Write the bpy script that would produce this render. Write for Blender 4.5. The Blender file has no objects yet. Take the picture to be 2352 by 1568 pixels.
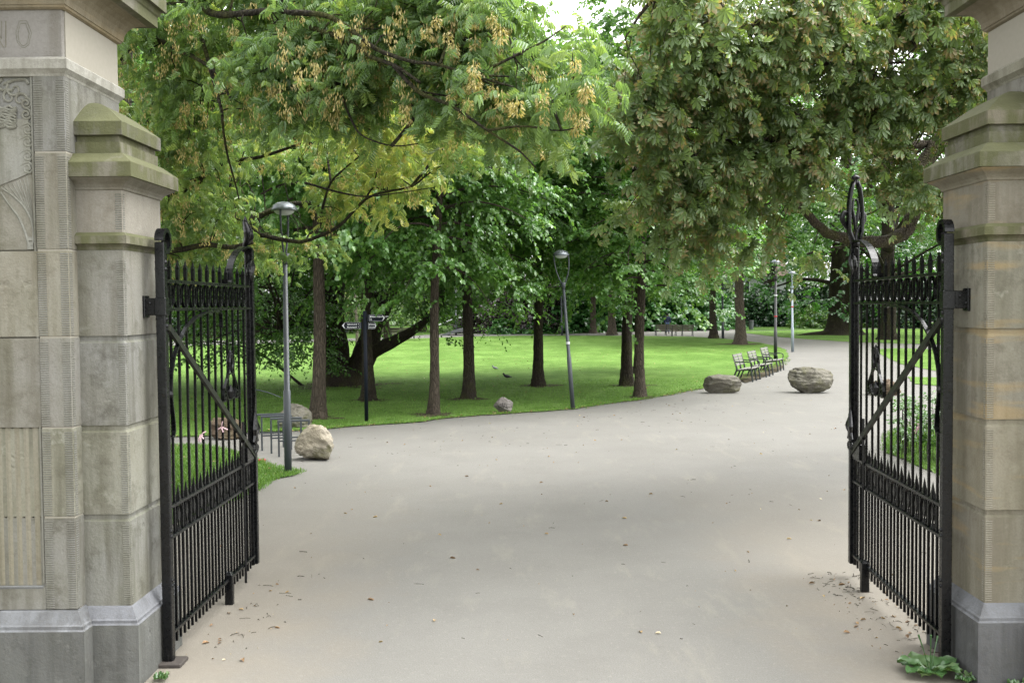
import bpy, bmesh, math, random
import numpy as np
from mathutils import Vector, Matrix
from mathutils.geometry import tessellate_polygon

# ------------------------------------------------------------------ camera, sky, sun, exposure
scn = bpy.context.scene
COL = scn.collection
FPX, CX, CY = 2287.0, 1176.0, 784.0          # focal length and centre in photo pixels (2352 x 1568)
VPX, VPY, ROLL, EYE = 1196.0, 700.0, 0.0085, 2.6
yc = Vector(((VPX-CX)/FPX, (CY-VPY)/FPX, -1)).normalized()
zc = Vector((-math.sin(ROLL), math.cos(ROLL), 0)); zc = (zc - yc*zc.dot(yc)).normalized()
xc = yc.cross(zc)
ROT = Matrix((xc, yc, zc))                   # camera -> world
cam_d = bpy.data.cameras.new('camera'); cam = bpy.data.objects.new('camera', cam_d); COL.objects.link(cam)
cam.matrix_world = Matrix.Translation((0, 0, EYE)) @ ROT.to_4x4()
cam_d.sensor_width = 36.0; cam_d.lens = 36.0*FPX/2352.0
cam_d.clip_start = 0.1; cam_d.clip_end = 2000
scn.camera = cam
scn.render.resolution_x = 1024; scn.render.resolution_y = 682

SUN_EL, SUN_AZ = math.radians(62), math.radians(85)      # azimuth clockwise from +Y
w = bpy.data.worlds.new('World'); scn.world = w; w.use_nodes = True
wn = w.node_tree; wn.nodes.clear()
sky = wn.nodes.new('ShaderNodeTexSky'); sky.sky_type = 'NISHITA'; sky.sun_disc = False
sky.sun_elevation = SUN_EL; sky.sun_rotation = SUN_AZ; sky.dust_density = 3.0; sky.air_density = 1.0; sky.ozone_density = 1.0
hsv = wn.nodes.new('ShaderNodeHueSaturation'); hsv.inputs['Saturation'].default_value = 0.04
bgn = wn.nodes.new('ShaderNodeBackground'); bgn.inputs[1].default_value = 0.15
out = wn.nodes.new('ShaderNodeOutputWorld')
wn.links.new(sky.outputs[0], hsv.inputs['Color']); wn.links.new(hsv.outputs[0], bgn.inputs[0]); wn.links.new(bgn.outputs[0], out.inputs[0])
sun_d = bpy.data.lights.new('sun', 'SUN'); sun_d.energy = 0.7; sun_d.angle = math.radians(60); sun_d.color = (1.0, 0.97, 0.93)
sun = bpy.data.objects.new('sun', sun_d); COL.objects.link(sun)
sdir = Vector((math.sin(SUN_AZ)*math.cos(SUN_EL), math.cos(SUN_AZ)*math.cos(SUN_EL), math.sin(SUN_EL)))
sun.rotation_euler = (-sdir).to_track_quat('-Z', 'Y').to_euler()
scn.view_settings.view_transform = 'Standard'; scn.view_settings.look = 'None'
scn.view_settings.exposure = 2.42; scn.view_settings.gamma = 1.0
scn.cycles.use_denoising = True; scn.cycles.denoiser = 'OPENIMAGEDENOISE'; scn.cycles.denoising_prefilter = 'NONE'; scn.cycles.denoising_input_passes = 'RGB_ALBEDO_NORMAL'; scn.cycles.sample_clamp_indirect = 4.0; scn.cycles.max_bounces = 12; scn.cycles.diffuse_bounces = 6; scn.cycles.transmission_bounces = 8; scn.cycles.glossy_bounces = 2

# ------------------------------------------------------------------ helpers
def ray(px, py):
    return (ROT @ Vector(((px-CX)/FPX, -(py-CY)/FPX, -1)))
def gp(px, py, z=0.0):                       # the point on level z seen at a photo pixel
    d = ray(px, py); t = (z-EYE)/d.z
    return Vector((0, 0, EYE)) + d*t
def at(px, py, Y):                           # the point at distance Y seen at a photo pixel
    d = ray(px, py); t = Y/d.y
    return Vector((0, 0, EYE)) + d*t

def tag(o, label=None, cat=None, group=None, kind=None):
    if label: o['label'] = label
    if cat: o['category'] = cat
    if group: o['group'] = group
    if kind: o['kind'] = kind
    return o
def thing(name, label, cat, loc=(0, 0, 0), rz=0.0, group=None, scale=1.0):
    o = bpy.data.objects.new(name, None); COL.objects.link(o)
    o.location = loc; o.rotation_euler = (0, 0, rz); o.empty_display_size = 0.2
    o.scale = (scale,)*3
    return tag(o, label, cat, group)
def dup(root, loc, rz, label, scale=None, mats=None):
    r = root.copy(); COL.objects.link(r); r.location = loc; r.rotation_euler = (0, 0, rz); r['label'] = label
    if scale is not None: r.scale = (scale,)*3 if not hasattr(scale, '__len__') else scale
    for ch in list(root.children):
        c = ch.copy(); COL.objects.link(c); c.parent = r
        for g in list(ch.children):
            d = g.copy(); COL.objects.link(d); d.parent = c
    return r

class MB:
    def __init__(s): s.v = []; s.f = []
    def add(s, vs, fs):
        b = len(s.v); s.v += [tuple(v) for v in vs]; s.f += [tuple(i+b for i in f) for f in fs]; return s
    def box(s, x0, x1, y0, y1, z0, z1):
        return s.add([(x0,y0,z0),(x1,y0,z0),(x1,y1,z0),(x0,y1,z0),(x0,y0,z1),(x1,y0,z1),(x1,y1,z1),(x0,y1,z1)],
              [(3,2,1,0),(4,5,6,7),(0,1,5,4),(1,2,6,5),(2,3,7,6),(3,0,4,7)])
    def bbox(s, x0, x1, y0, y1, z0, z1, b):  # bevelled box
        return s.rings([(z0, -b), (z0+b, 0), (z1-b, 0), (z1, -b)], x0, x1, y0, y1, ch=b)
    def rings(s, prof, x0, x1, y0, y1, ch=0.0, cap=True):
        vs = []; fs = []; n = 8 if ch else 4
        for z, e in prof:
            a, b_, c, d = x0-e, x1+e, y0-e, y1+e
            if ch:
                vs += [(a+ch,c,z),(b_-ch,c,z),(b_,c+ch,z),(b_,d-ch,z),(b_-ch,d,z),(a+ch,d,z),(a,d-ch,z),(a,c+ch,z)]
            else:
                vs += [(a,c,z),(b_,c,z),(b_,d,z),(a,d,z)]
        for i in range(len(prof)-1):
            for k in range(n):
                fs.append((i*n+k, i*n+(k+1)%n, (i+1)*n+(k+1)%n, (i+1)*n+k))
        if cap:
            fs.append(tuple(reversed(range(n)))); fs.append(tuple(range((len(prof)-1)*n, len(prof)*n)))
        return s.add(vs, fs)
    def tube(s, pts, rad, n=6, smooth_pts=0, cap=True, flat=None, jit=None):
        pts = [Vector(p) for p in pts]
        if not hasattr(rad, '__len__'): rad = [rad]*len(pts)
        rad = list(rad)
        if smooth_pts:
            np_, nr = [], []
            for i in range(len(pts)-1):
                p0, p1, p2, p3 = pts[max(i-1,0)], pts[i], pts[i+1], pts[min(i+2,len(pts)-1)]
                for k in range(smooth_pts):
                    t = k/smooth_pts
                    np_.append(0.5*((2*p1)+(p2-p0)*t+(2*p0-5*p1+4*p2-p3)*t*t+(3*p1-p0-3*p2+p3)*t**3))
                    nr.append(rad[i]*(1-t)+rad[i+1]*t)
            np_.append(pts[-1]); nr.append(rad[-1]); pts, rad = np_, nr
        vs = []; fs = []
        T = [(pts[min(i+1,len(pts)-1)]-pts[max(i-1,0)]).normalized() for i in range(len(pts))]
        ref = Vector((0,0,1)) if abs(T[0].z) < .9 else Vector((0,1,0))
        u = T[0].cross(ref).normalized()
        for i, p in enumerate(pts):
            u = (u - T[i]*u.dot(T[i]))
            u = u.normalized() if u.length > 1e-6 else T[i].orthogonal().normalized()
            v = T[i].cross(u)
            for k in range(n):
                a = 2*math.pi*k/n
                ru = rad[i]; rv = rad[i]*(flat if flat else 1)
                if jit is not None:
                    j = jit(i, k); ru *= j; rv *= j
                vs.append(p + u*math.cos(a)*ru + v*math.sin(a)*rv)
        for i in range(len(pts)-1):
            for k in range(n):
                fs.append((i*n+k, i*n+(k+1)%n, (i+1)*n+(k+1)%n, (i+1)*n+k))
        if cap:
            fs.append(tuple(reversed(range(n)))); fs.append(tuple(range((len(pts)-1)*n, len(pts)*n)))
        return s.add(vs, fs)
    def bar(s, p, q, wx, wy, up=(0,0,1)):    # rectangular bar from p to q
        p, q = Vector(p), Vector(q); t = (q-p).normalized(); u = Vector(up)
        sd = t.cross(u)
        sd = sd.normalized() if sd.length > 1e-5 else Vector((1,0,0))
        u = sd.cross(t)
        vs = []
        for c in (p, q):
            for a, b in ((-1,-1),(1,-1),(1,1),(-1,1)): vs.append(c + sd*a*wx/2 + u*b*wy/2)
        return s.add(vs, [(3,2,1,0),(4,5,6,7),(0,1,5,4),(1,2,6,5),(2,3,7,6),(3,0,4,7)])
    def strip(s, pts, nrm, wd, th):          # flat bar bent along pts; nrm = axis across its width
        pts = [Vector(p) for p in pts]; nrm = Vector(nrm).normalized(); vs = []; fs = []
        for i, p in enumerate(pts):
            t = (pts[min(i+1,len(pts)-1)]-pts[max(i-1,0)]).normalized(); m = t.cross(nrm).normalized()
            for a, b in ((-1,-1),(1,-1),(1,1),(-1,1)): vs.append(p + nrm*a*wd/2 + m*b*th/2)
        for i in range(len(pts)-1):
            for k in range(4): fs.append((i*4+k, i*4+(k+1)%4, (i+1)*4+(k+1)%4, (i+1)*4+k))
        fs.append((3,2,1,0)); m = (len(pts)-1)*4; fs.append((m,m+1,m+2,m+3))
        return s.add(vs, fs)
    def lathe(s, prof, n=16, c=(0,0,0)):
        vs = []; fs = []
        for r, z in prof:
            for k in range(n):
                a = 2*math.pi*k/n; vs.append((c[0]+r*math.cos(a), c[1]+r*math.sin(a), c[2]+z))
        for i in range(len(prof)-1):
            for k in range(n): fs.append((i*n+k, i*n+(k+1)%n, (i+1)*n+(k+1)%n, (i+1)*n+k))
        fs.append(tuple(reversed(range(n)))); fs.append(tuple(range((len(prof)-1)*n, len(prof)*n)))
        return s.add(vs, fs)
    def prism(s, poly, y0, y1):              # polygon in x,z pushed along y
        n = len(poly)
        vs = [(x, y0, z) for x, z in poly] + [(x, y1, z) for x, z in poly]
        fs = [tuple(range(n)), tuple(reversed(range(n, 2*n)))]
        for k in range(n): fs.append((k, k+n, (k+1)%n+n, (k+1)%n))
        return s.add(vs, fs)
    def build(s, name, mat, parent=None, smooth=False):
        me = bpy.data.meshes.new(name); me.from_pydata(s.v, [], s.f); me.update()
        bm = bmesh.new(); bm.from_mesh(me); bmesh.ops.recalc_face_normals(bm, faces=bm.faces); bm.to_mesh(me); bm.free()
        if mat: me.materials.append(mat)
        if smooth: me.polygons.foreach_set('use_smooth', [True]*len(me.polygons))
        o = bpy.data.objects.new(name, me); COL.objects.link(o)
        if parent: o.parent = parent
        return o
def link(name, me, parent=None, loc=None, rot=None):
    o = bpy.data.objects.new(name, me); COL.objects.link(o)
    if parent: o.parent = parent
    if loc is not None: o.location = loc
    if rot is not None: o.rotation_euler = rot
    return o
def unit(a): return a/np.maximum(np.linalg.norm(a, axis=-1, keepdims=True), 1e-9)

# ------------------------------------------------------------------ materials
class NT:
    def __init__(s, name):
        s.m = bpy.data.materials.new(name); s.m.use_nodes = True; s.t = s.m.node_tree; s.t.nodes.clear()
        s.o = s.n('ShaderNodeOutputMaterial')
    def n(s, ty, **kw):
        nd = s.t.nodes.new(ty)
        for k, v in kw.items():
            if k in nd.inputs.keys():
                s.set(nd.inputs[k], v)
            else: setattr(nd, k, v)
        return nd
    def set(s, inp, v):
        if isinstance(v, bpy.types.NodeSocket): s.t.links.new(v, inp)
        else:
            if hasattr(inp.default_value, '__len__') and hasattr(v, '__len__') and len(v) == 3 and len(inp.default_value) == 4: v = (*v, 1)
            inp.default_value = v
    def obj(s): return s.n('ShaderNodeTexCoord').outputs['Object']
    def scale(s, vec, sc):
        m = s.n('ShaderNodeMapping'); s.set(m.inputs['Vector'], vec); m.inputs['Scale'].default_value = sc; return m.outputs[0]
    def noise(s, vec, scale, detail=4, rough=.55):
        nd = s.n('ShaderNodeTexNoise'); s.set(nd.inputs['Vector'], vec)
        nd.inputs['Scale'].default_value = scale; nd.inputs['Detail'].default_value = detail; nd.inputs['Roughness'].default_value = rough
        return nd.outputs['Fac']
    def ramp(s, fac, stops):
        r = s.n('ShaderNodeValToRGB'); s.set(r.inputs[0], fac); e = r.color_ramp.elements
        while len(e) < len(stops): e.new(.5)
        for k, (p, c) in enumerate(stops):
            e[k].position = p; e[k].color = (*c, 1) if hasattr(c, '__len__') else (c, c, c, 1)
        return r.outputs[0]
    def mix(s, fac, a, b, mode='MIX'):
        m = s.n('ShaderNodeMix', data_type='RGBA', blend_type=mode)
        s.set(m.inputs[0], fac); s.set(m.inputs[6], a); s.set(m.inputs[7], b); return m.outputs[2]
    def math(s, op, a, b=0.0, c=None):
        m = s.n('ShaderNodeMath', operation=op); s.set(m.inputs[0], a); s.set(m.inputs[1], b)
        if c is not None: s.set(m.inputs[2], c)
        return m.outputs[0]
    def bump(s, h, strength=.3, dist=.02):
        b = s.n('ShaderNodeBump'); b.inputs['Strength'].default_value = strength; b.inputs['Distance'].default_value = dist
        s.set(b.inputs['Height'], h); return b.outputs[0]
    def bsdf(s, color, rough=.6, normal=None, metallic=0.0, spec=.4):
        color = s.mix(1.0, color, (.74, .74, .74), 'MULTIPLY') if isinstance(color, bpy.types.NodeSocket) else tuple(c*.74 for c in color)
        p = s.n('ShaderNodeBsdfPrincipled'); s.set(p.inputs['Base Color'], color); s.set(p.inputs['Roughness'], rough)
        p.inputs['Metallic'].default_value = metallic; p.inputs['Specular IOR Level'].default_value = spec
        if normal is not None: s.set(p.inputs['Normal'], normal)
        s.t.links.new(p.outputs[0], s.o.inputs[0]); return p

def stone_mat(name, ca, cb, cc, moss=0.0, rust=0.0, tan=.5):
    k = NT(name); v = k.obj()
    rnd = k.n('ShaderNodeObjectInfo').outputs['Random']
    vo = k.n('ShaderNodeVectorMath', operation='ADD'); k.set(vo.inputs[0], v)
    cmb = k.n('ShaderNodeCombineXYZ'); k.set(cmb.inputs[0], k.math('MULTIPLY', rnd, 37.0)); k.set(cmb.inputs[1], k.math('MULTIPLY', rnd, 11.0))
    k.set(vo.inputs[1], cmb.outputs[0]); vv = vo.outputs[0]
    big = k.noise(vv, 1.3, 3); streak = k.noise(k.scale(vv, (9, 9, .8)), 1.0, 4, .6); fine = k.noise(vv, 60, 3, .7)
    base = k.mix(k.ramp(big, [(.3, 0.0), (.7, 1.0)]), ca, cb)
    base = k.mix(k.ramp(streak, [(.44, 0.0), (.68, .85)]), base, cc)
    base = k.mix(k.ramp(k.noise(vv, 4.5, 6, .75), [(.52, 0.0), (.68, .75)]), base, tuple(c*.8 for c in cc))
    base = k.mix(k.ramp(k.noise(vv, 7.0, 4, .7), [(.60, 0.0), (.70, .5)]), base, tuple(min(1, c*1.25) for c in cb))
    tone = k.math('MULTIPLY_ADD', rnd, .32, .87)
    base = k.mix(1.0, base, k.n('ShaderNodeCombineColor', Red=tone, Green=tone, Blue=k.math('MULTIPLY_ADD', rnd, .18, .91)).outputs[0], 'MULTIPLY')
    r2 = k.math('FRACT', k.math('MULTIPLY', rnd, 7.31))
    base = k.mix(k.ramp(r2, [(.35, 0.0), (.9, tan)]), base, k.mix(big, (.21, .175, .118), (.25, .215, .155)))
    base = k.mix(k.ramp(fine, [(.35, .22), (.6, 0.0)]), base, (.12, .11, .09))
    if rust:
        r = k.noise(k.scale(vv, (1.2, 1.2, 9)), 1.0, 3, .5)
        base = k.mix(k.math('MULTIPLY', k.ramp(r, [(.56, 0.0), (.68, 1.0)]), rust), base, (.42, .29, .12))
    if moss:
        geo = k.n('ShaderNodeNewGeometry'); nz = k.n('ShaderNodeSeparateXYZ'); k.set(nz.inputs[0], geo.outputs['Normal'])
        patch = k.noise(vv, 3.5, 4, .65); str2 = k.noise(k.scale(vv, (7, 7, 1.2)), 1.0, 3, .6)
        m = k.math('MULTIPLY', k.ramp(k.math('MULTIPLY', k.math('ADD', patch, str2), .5), [(.42, 0.15), (.6, 1.0)]), moss)
        up = k.math('MULTIPLY', k.ramp(nz.outputs[2], [(.2, 0.0), (.5, 1.0)]), .5*min(1, moss*2))
        base = k.mix(k.math('MINIMUM', k.math('ADD', m, up), .9), base, k.mix(patch, (.045, .05, .018), (.125, .13, .055)))
    h = k.math('ADD', k.math('MULTIPLY', fine, .5), k.math('ADD', k.noise(vv, 14, 5, .7), k.math('MULTIPLY', k.ramp(k.noise(vv, 5.5, 3, .6), [(.26, 0.0), (.32, 1.0)]), .9)))
    k.bsdf(base, .85, k.bump(h, .5, .012), spec=.25)
    return k.m
M = {}
M['stone'] = stone_mat('sandstone', (.216, .210, .174), (.272, .274, .256), (.118, .113, .09), moss=.2)
M['stone_pale'] = stone_mat('pale_stone', (.275, .272, .258), (.335, .332, .32), (.2, .195, .177))
M['stone_warm'] = stone_mat('warm_stone', (.232, .220, .178), (.286, .28, .245), (.135, .126, .098), rust=.42, moss=.14)
M['stone_plain'] = stone_mat('plain_warm_stone', (.205, .19, .155), (.25, .238, .21), (.15, .138, .108))
M['stone_moss'] = stone_mat('mossy_stone', (.17, .16, .13), (.22, .21, .185), (.12, .113, .088), moss=1.25)
M['stone_ochre'] = stone_mat('ochre_stone', (.22, .185, .125), (.27, .24, .185), (.155, .13, .08), rust=.2)
M['bluestone'] = stone_mat('bluestone', (.10, .103, .106), (.135, .138, .142), (.072, .074, .075), moss=.08, tan=0.0)
M['bluestone_light'] = stone_mat('bluestone_dressed', (.165, .173, .183), (.21, .218, .23), (.12, .122, .125), tan=0.0)
k = NT('mortar'); k.bsdf(k.mix(k.noise(k.obj(), 30, 3), (.28, .26, .21), (.34, .32, .27)), .9); M['mortar'] = k.m

k = NT('black_iron'); v = k.obj(); nz = k.noise(v, 40, 3); big = k.noise(v, 3, 3); ch = k.noise(v, 55, 4, .7)
c = k.mix(k.ramp(big, [(.55, 0.0), (.75, .6)]), (.002, .0024, .0032), (.0055, .0065, .0055))
c = k.mix(k.ramp(ch, [(.64, 0.0), (.70, .6)]), c, (.035, .02, .012)); c = k.mix(k.ramp(k.noise(v, 9, 4, .7), [(.55, 0.0), (.75, .3)]), c, (.03, .032, .03))
k.bsdf(c, k.ramp(nz, [(.3, .2), (.7, .42)]), k.bump(k.math('ADD', nz, ch), .2, .004), spec=.36); M['iron'] = k.m
k = NT('algae_iron'); v = k.obj(); nz = k.noise(v, 12, 4)
k.bsdf(k.mix(k.ramp(nz, [(.4, 0.0), (.65, 1.0)]), (.006, .0075, .006), (.018, .023, .010)), .5, k.bump(nz, .1, .004)); M['iron_algae'] = k.m
k = NT('grey_paint'); nz = k.noise(k.obj(), 6, 4)
k.bsdf(k.mix(nz, (.045, .053, .060), (.062, .072, .08)), .45, spec=.4); M['lamp_grey'] = k.m
k = NT('pale_grey_paint'); k.bsdf(k.mix(k.noise(k.obj(), 6, 4), (.22, .26, .30), (.28, .32, .36)), .45); M['lamp_pale'] = k.m
k = NT('dark_paint'); k.bsdf(k.mix(k.noise(k.obj(), 6, 4), (.008, .009, .009), (.015, .016, .015)), .5); M['dark_paint'] = k.m
k = NT('lamp_dome'); k.bsdf((.20, .22, .24), .25, metallic=.5); M['dome'] = k.m
k = NT('lamp_bowl'); k.bsdf((.62, .66, .66), .3, spec=.5); M['bowl'] = k.m
k = NT('navy_sign'); k.bsdf((.008, .011, .018), .6, spec=.15); M['sign_navy'] = k.m
k = NT('white_paint'); k.bsdf((.72, .74, .75), .5); M['white'] = k.m
k = NT('bench_wood'); v = k.obj(); nz = k.noise(k.scale(v, (1.5, 20, 20)), 2, 5, .7)
k.bsdf(k.mix(k.ramp(nz, [(.3, 0.0), (.7, 1.0)]), (.13, .128, .105), (.25, .25, .22)), .8, k.bump(nz, .3, .005)); M['bench_wood'] = k.m
k = NT('bench_wood_brown'); v = k.obj(); nz = k.noise(k.scale(v, (1.5, 20, 20)), 2, 5, .7)
k.bsdf(k.mix(k.ramp(nz, [(.3, 0.0), (.7, 1.0)]), (.11, .10, .07), (.19, .175, .13)), .8, k.bump(nz, .3, .005)); M['bench_brown'] = k.m
k = NT('bench_iron'); k.bsdf(k.mix(k.noise(k.obj(), 20, 3), (.014, .022, .022), (.03, .04, .04)), .45); M['bench_iron'] = k.m
k = NT('pink_ribbon'); k.bsdf((.75, .52, .55), .45); M['ribbon'] = k.m
k = NT('bin_grey'); k.bsdf(k.mix(k.noise(k.obj(), 10, 3), (.11, .12, .125), (.16, .17, .175)), .6); M['bin'] = k.m

def rock_mat(name, ca, cb, dark, moss):
    k = NT(name); v = k.obj()
    big = k.noise(v, 2.2, 5, .6); mid = k.noise(v, 9, 6, .7); fine = k.noise(v, 45, 3, .7)
    c = k.mix(k.ramp(big, [(.35, 0.0), (.65, 1.0)]), ca, cb)
    c = k.mix(k.ramp(mid, [(.5, 0.0), (.72, .75)]), c, dark)
    ms = k.noise(v, 3.1, 4, .7)
    c = k.mix(k.ramp(ms, [(.5, 0.0), (.64, moss)]), c, (.12, .12, .045))
    k.bsdf(c, .9, k.bump(k.math('ADD', k.math('MULTIPLY', mid, 1.0), k.math('MULTIPLY', fine, .4)), .8, .05), spec=.2); return k.m
M['rock_tan'] = rock_mat('tan_rock', (.34, .30, .225), (.40, .365, .30), (.18, .15, .10), .75)
M['rock_grey'] = rock_mat('grey_rock', (.165, .154, .124), (.25, .237, .197), (.085, .076, .056), .5)
M['rock_purple'] = rock_mat('split_rock', (.19, .17, .155), (.25, .235, .22), (.11, .09, .07), .2)
M['rock_brown'] = rock_mat('brown_rock', (.12, .088, .06), (.16, .12, .085), (.07, .05, .035), .3)

# ground materials
k = NT('path_asphalt'); v = k.obj(); big = k.noise(v, .22, 4, .6); mid = k.noise(v, 1.1, 5, .65); fine = k.noise(v, 90, 2, .7); grit = k.noise(v, 22, 4, .8)
c = k.mix(k.ramp(big, [(.35, 0.0), (.68, 1.0)]), (.187, .184, .169), (.217, .214, .199))
c = k.mix(k.ramp(mid, [(.45, 0.0), (.75, .55)]), c, (.158, .155, .143))
c = k.mix(k.ramp(fine, [(.38, .45), (.6, 0.0)]), c, (.13, .115, .09))
c = k.mix(k.ramp(grit, [(.56, 0.0), (.72, .35)]), c, (.34, .32, .28))
c = k.mix(k.ramp(k.noise(k.scale(v, (1, .25, 1)), 2.6, 5, .7), [(.55, 0.0), (.7, .35)]), c, (.27, .255, .21))
c = k.mix(k.ramp(k.noise(v, 6.5, 6, .8), [(.58, 0.0), (.72, .4)]), c, (.12, .115, .10))
sx = k.n('ShaderNodeSeparateXYZ'); k.set(sx.inputs[0], v)
side = k.math('ADD', k.math('ABSOLUTE', k.math('SUBTRACT', sx.outputs[0], .25)), k.math('MULTIPLY', k.math('SUBTRACT', mid, .5), 2.2))
side = k.ramp(k.math('DIVIDE', side, 4.0), [(.36, 0.0), (.62, 1.0)])
near = k.ramp(k.math('DIVIDE', sx.outputs[1], 20.0), [(.40, 1.0), (.75, 0.0)])
c = k.mix(k.math('MULTIPLY', k.math('MULTIPLY', side, near), .55), c, k.mix(grit, (.215, .185, .14), (.30, .265, .21)))
vor = k.n('ShaderNodeTexVoronoi', feature='DISTANCE_TO_EDGE'); k.set(vor.inputs['Vector'], k.scale(v, (1, .35, 1))); vor.inputs['Scale'].default_value = .45
k.bsdf(c, .88, k.bump(k.math('ADD', fine, k.math('MULTIPLY', grit, .7)), .25, .01), spec=.25); M['path'] = k.m

def grass_mat(name, ca, cb, cc, soil=.25):
    k = NT(name); v = k.obj(); big = k.noise(v, .16, 4, .6); mid = k.noise(v, 1.6, 5, .7); fine = k.noise(k.scale(v, (1, .5, 1)), 26, 4, .8)
    c = k.mix(k.ramp(big, [(.35, 0.0), (.65, 1.0)]), ca, cb)
    c = k.mix(k.ramp(mid, [(.42, .7), (.6, 0.0)]), c, cc)
    c = k.mix(k.ramp(fine, [(.35, .55), (.58, 0.0)]), c, (.02, .045, .008))
    c = k.mix(k.ramp(k.noise(v, .9, 6, .75), [(.57, 0.0), (.72, soil)]), c, (.16, .13, .08))
    c = k.mix(k.ramp(k.noise(k.scale(v, (1, .45, 1)), .55, 5, .7), [(.45, 0.0), (.68, .5)]), c, tuple(x*1.35+.02 for x in cb))
    c = k.mix(k.ramp(k.noise(v, 11, 2, .5), [(.66, 0.0), (.71, .45)]), c, (.30, .33, .16))
    k.bsdf(c, .9, k.bump(k.math('ADD', fine, mid), .6, .05), spec=.12); return k.m
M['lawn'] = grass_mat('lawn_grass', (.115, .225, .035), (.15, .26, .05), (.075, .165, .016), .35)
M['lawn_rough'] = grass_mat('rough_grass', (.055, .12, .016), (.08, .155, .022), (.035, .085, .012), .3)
k = NT('soil'); v = k.obj(); n1 = k.noise(v, 9, 5, .7); k.bsdf(k.mix(n1, (.05, .04, .028), (.10, .085, .05)), .95, k.bump(n1, .5, .03), spec=.1); M['soil'] = k.m

def bark_mat(name, ca, cb, moss=0.0, zs=.25):
    k = NT(name); v = k.obj(); vs = k.scale(v, (1, 1, zs))
    n1 = k.noise(vs, 26, 5, .75); n2 = k.noise(v, 2.2, 4, .6)
    vor = k.n('ShaderNodeTexVoronoi', feature='DISTANCE_TO_EDGE'); k.set(vor.inputs['Vector'], vs); vor.inputs['Scale'].default_value = 20
    crack = k.ramp(vor.outputs[0], [(0.0, 0.0), (.22, 1.0)])
    c = k.mix(k.math('MULTIPLY', n1, k.math('MULTIPLY_ADD', crack, .6, .4)), ca, cb)
    c = k.mix(k.ramp(n2, [(.55, 0.0), (.75, .5)]), c, tuple(x*1.5 for x in cb))
    if moss: c = k.mix(k.ramp(k.noise(v, 2.8, 4, .65), [(.45, 0.0), (.62, moss)]), c, (.085, .095, .02))
    k.bsdf(c, .92, k.bump(k.math('ADD', n1, crack), .9, .03), spec=.15); return k.m
M['bark'] = bark_mat('linden_bark', (.032, .026, .02), (.17, .14, .105))
M['bark_dark'] = bark_mat('dark_bark', (.018, .015, .012), (.08, .066, .05), .25)
M['bark_ash'] = bark_mat('ash_bark', (.018, .016, .012), (.075, .066, .048), .6, .5)
M['bark_chestnut'] = bark_mat('chestnut_bark', (.04, .033, .024), (.16, .135, .10), .5, .6)
M['bark_pale'] = bark_mat('pale_bark', (.11, .095, .07), (.26, .235, .18))

def leaf_mat(name, stops, trans=.38, edge=None, rough=.27):
    k = NT(name)
    a = k.n('ShaderNodeAttribute', attribute_name='tint').outputs['Fac']
    c = k.ramp(a, stops)
    if edge:
        e = k.n('ShaderNodeAttribute', attribute_name='edge').outputs['Fac']
        e2 = k.math('ADD', e, k.math('MULTIPLY', k.math('SUBTRACT', a, .5), .9))
        c = k.mix(k.ramp(e2, [(.88, 0.0), (1.28, .85)]), c, edge)
    p = k.n('ShaderNodeBsdfPrincipled'); k.set(p.inputs['Base Color'], c); p.inputs['Roughness'].default_value = rough
    p.inputs['Specular IOR Level'].default_value = .7
    t = k.n('ShaderNodeBsdfTranslucent'); k.set(t.inputs[0], k.mix(1.0, c, (1.25, 1.2, .55), 'MULTIPLY'))
    mx = k.n('ShaderNodeMixShader'); mx.inputs[0].default_value = trans
    k.t.links.new(p.outputs[0], mx.inputs[1]); k.t.links.new(t.outputs[0], mx.inputs[2]); k.t.links.new(mx.outputs[0], k.o.inputs[0])
    return k.m
M['leaf_ash'] = leaf_mat('ash_leaves', [(0, (.105, .19, .075)), (.45, (.18, .295, .11)), (.72, (.28, .38, .13)), (1, (.48, .50, .18))], .55)
M['leaf_linden'] = leaf_mat('linden_leaves', [(0, (.058, .14, .036)), (.5, (.10, .22, .056)), (1, (.175, .305, .085))], .5)
M['leaf_beech'] = leaf_mat('dark_leaves', [(0, (.042, .108, .026)), (.6, (.074, .17, .038)), (1, (.12, .225, .054))], .4)
M['leaf_chestnut'] = leaf_mat('chestnut_leaves', [(0, (.08, .14, .045)), (.5, (.145, .225, .08)), (1, (.23, .30, .12))], .45, edge=(.27, .21, .10), rough=.38)
M['leaf_far'] = leaf_mat('mid_green_leaves', [(0, (.05, .11, .028)), (.6, (.09, .175, .042)), (1, (.15, .24, .06))])
M['leaf_pale'] = leaf_mat('pale_leaves', [(0, (.13, .2, .06)), (.6, (.2, .27, .09)), (1, (.28, .33, .13))])
M['leaf_fern'] = leaf_mat('fresh_leaves', [(0, (.035, .115, .03)), (.6, (.06, .17, .045)), (1, (.095, .22, .065))])
M['leaf_copper'] = leaf_mat('copper_leaves', [(0, (.022, .02, .018)), (.6, (.05, .042, .04)), (1, (.10, .085, .075))], .15)
M['leaf_dark'] = leaf_mat('evergreen_leaves', [(0, (.012, .035, .014)), (.6, (.022, .06, .022)), (1, (.04, .09, .03))], .2)
M['grass_blade'] = leaf_mat('grass_blades', [(0, (.06, .14, .015)), (.6, (.10, .21, .025)), (1, (.15, .25, .05))], .35, rough=.6)
M['seed'] = leaf_mat('ash_seeds', [(0, (.16, .11, .035)), (.25, (.36, .30, .11)), (1, (.62, .55, .27))], .4, rough=.6)
M['conker'] = leaf_mat('conker_husk', [(0, (.17, .21, .055)), (1, (.2, .24, .07))], .05)
M['weed'] = leaf_mat('weed_leaves', [(0, (.05, .12, .04)), (.6, (.085, .16, .06)), (1, (.14, .2, .09))], .25)
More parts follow.
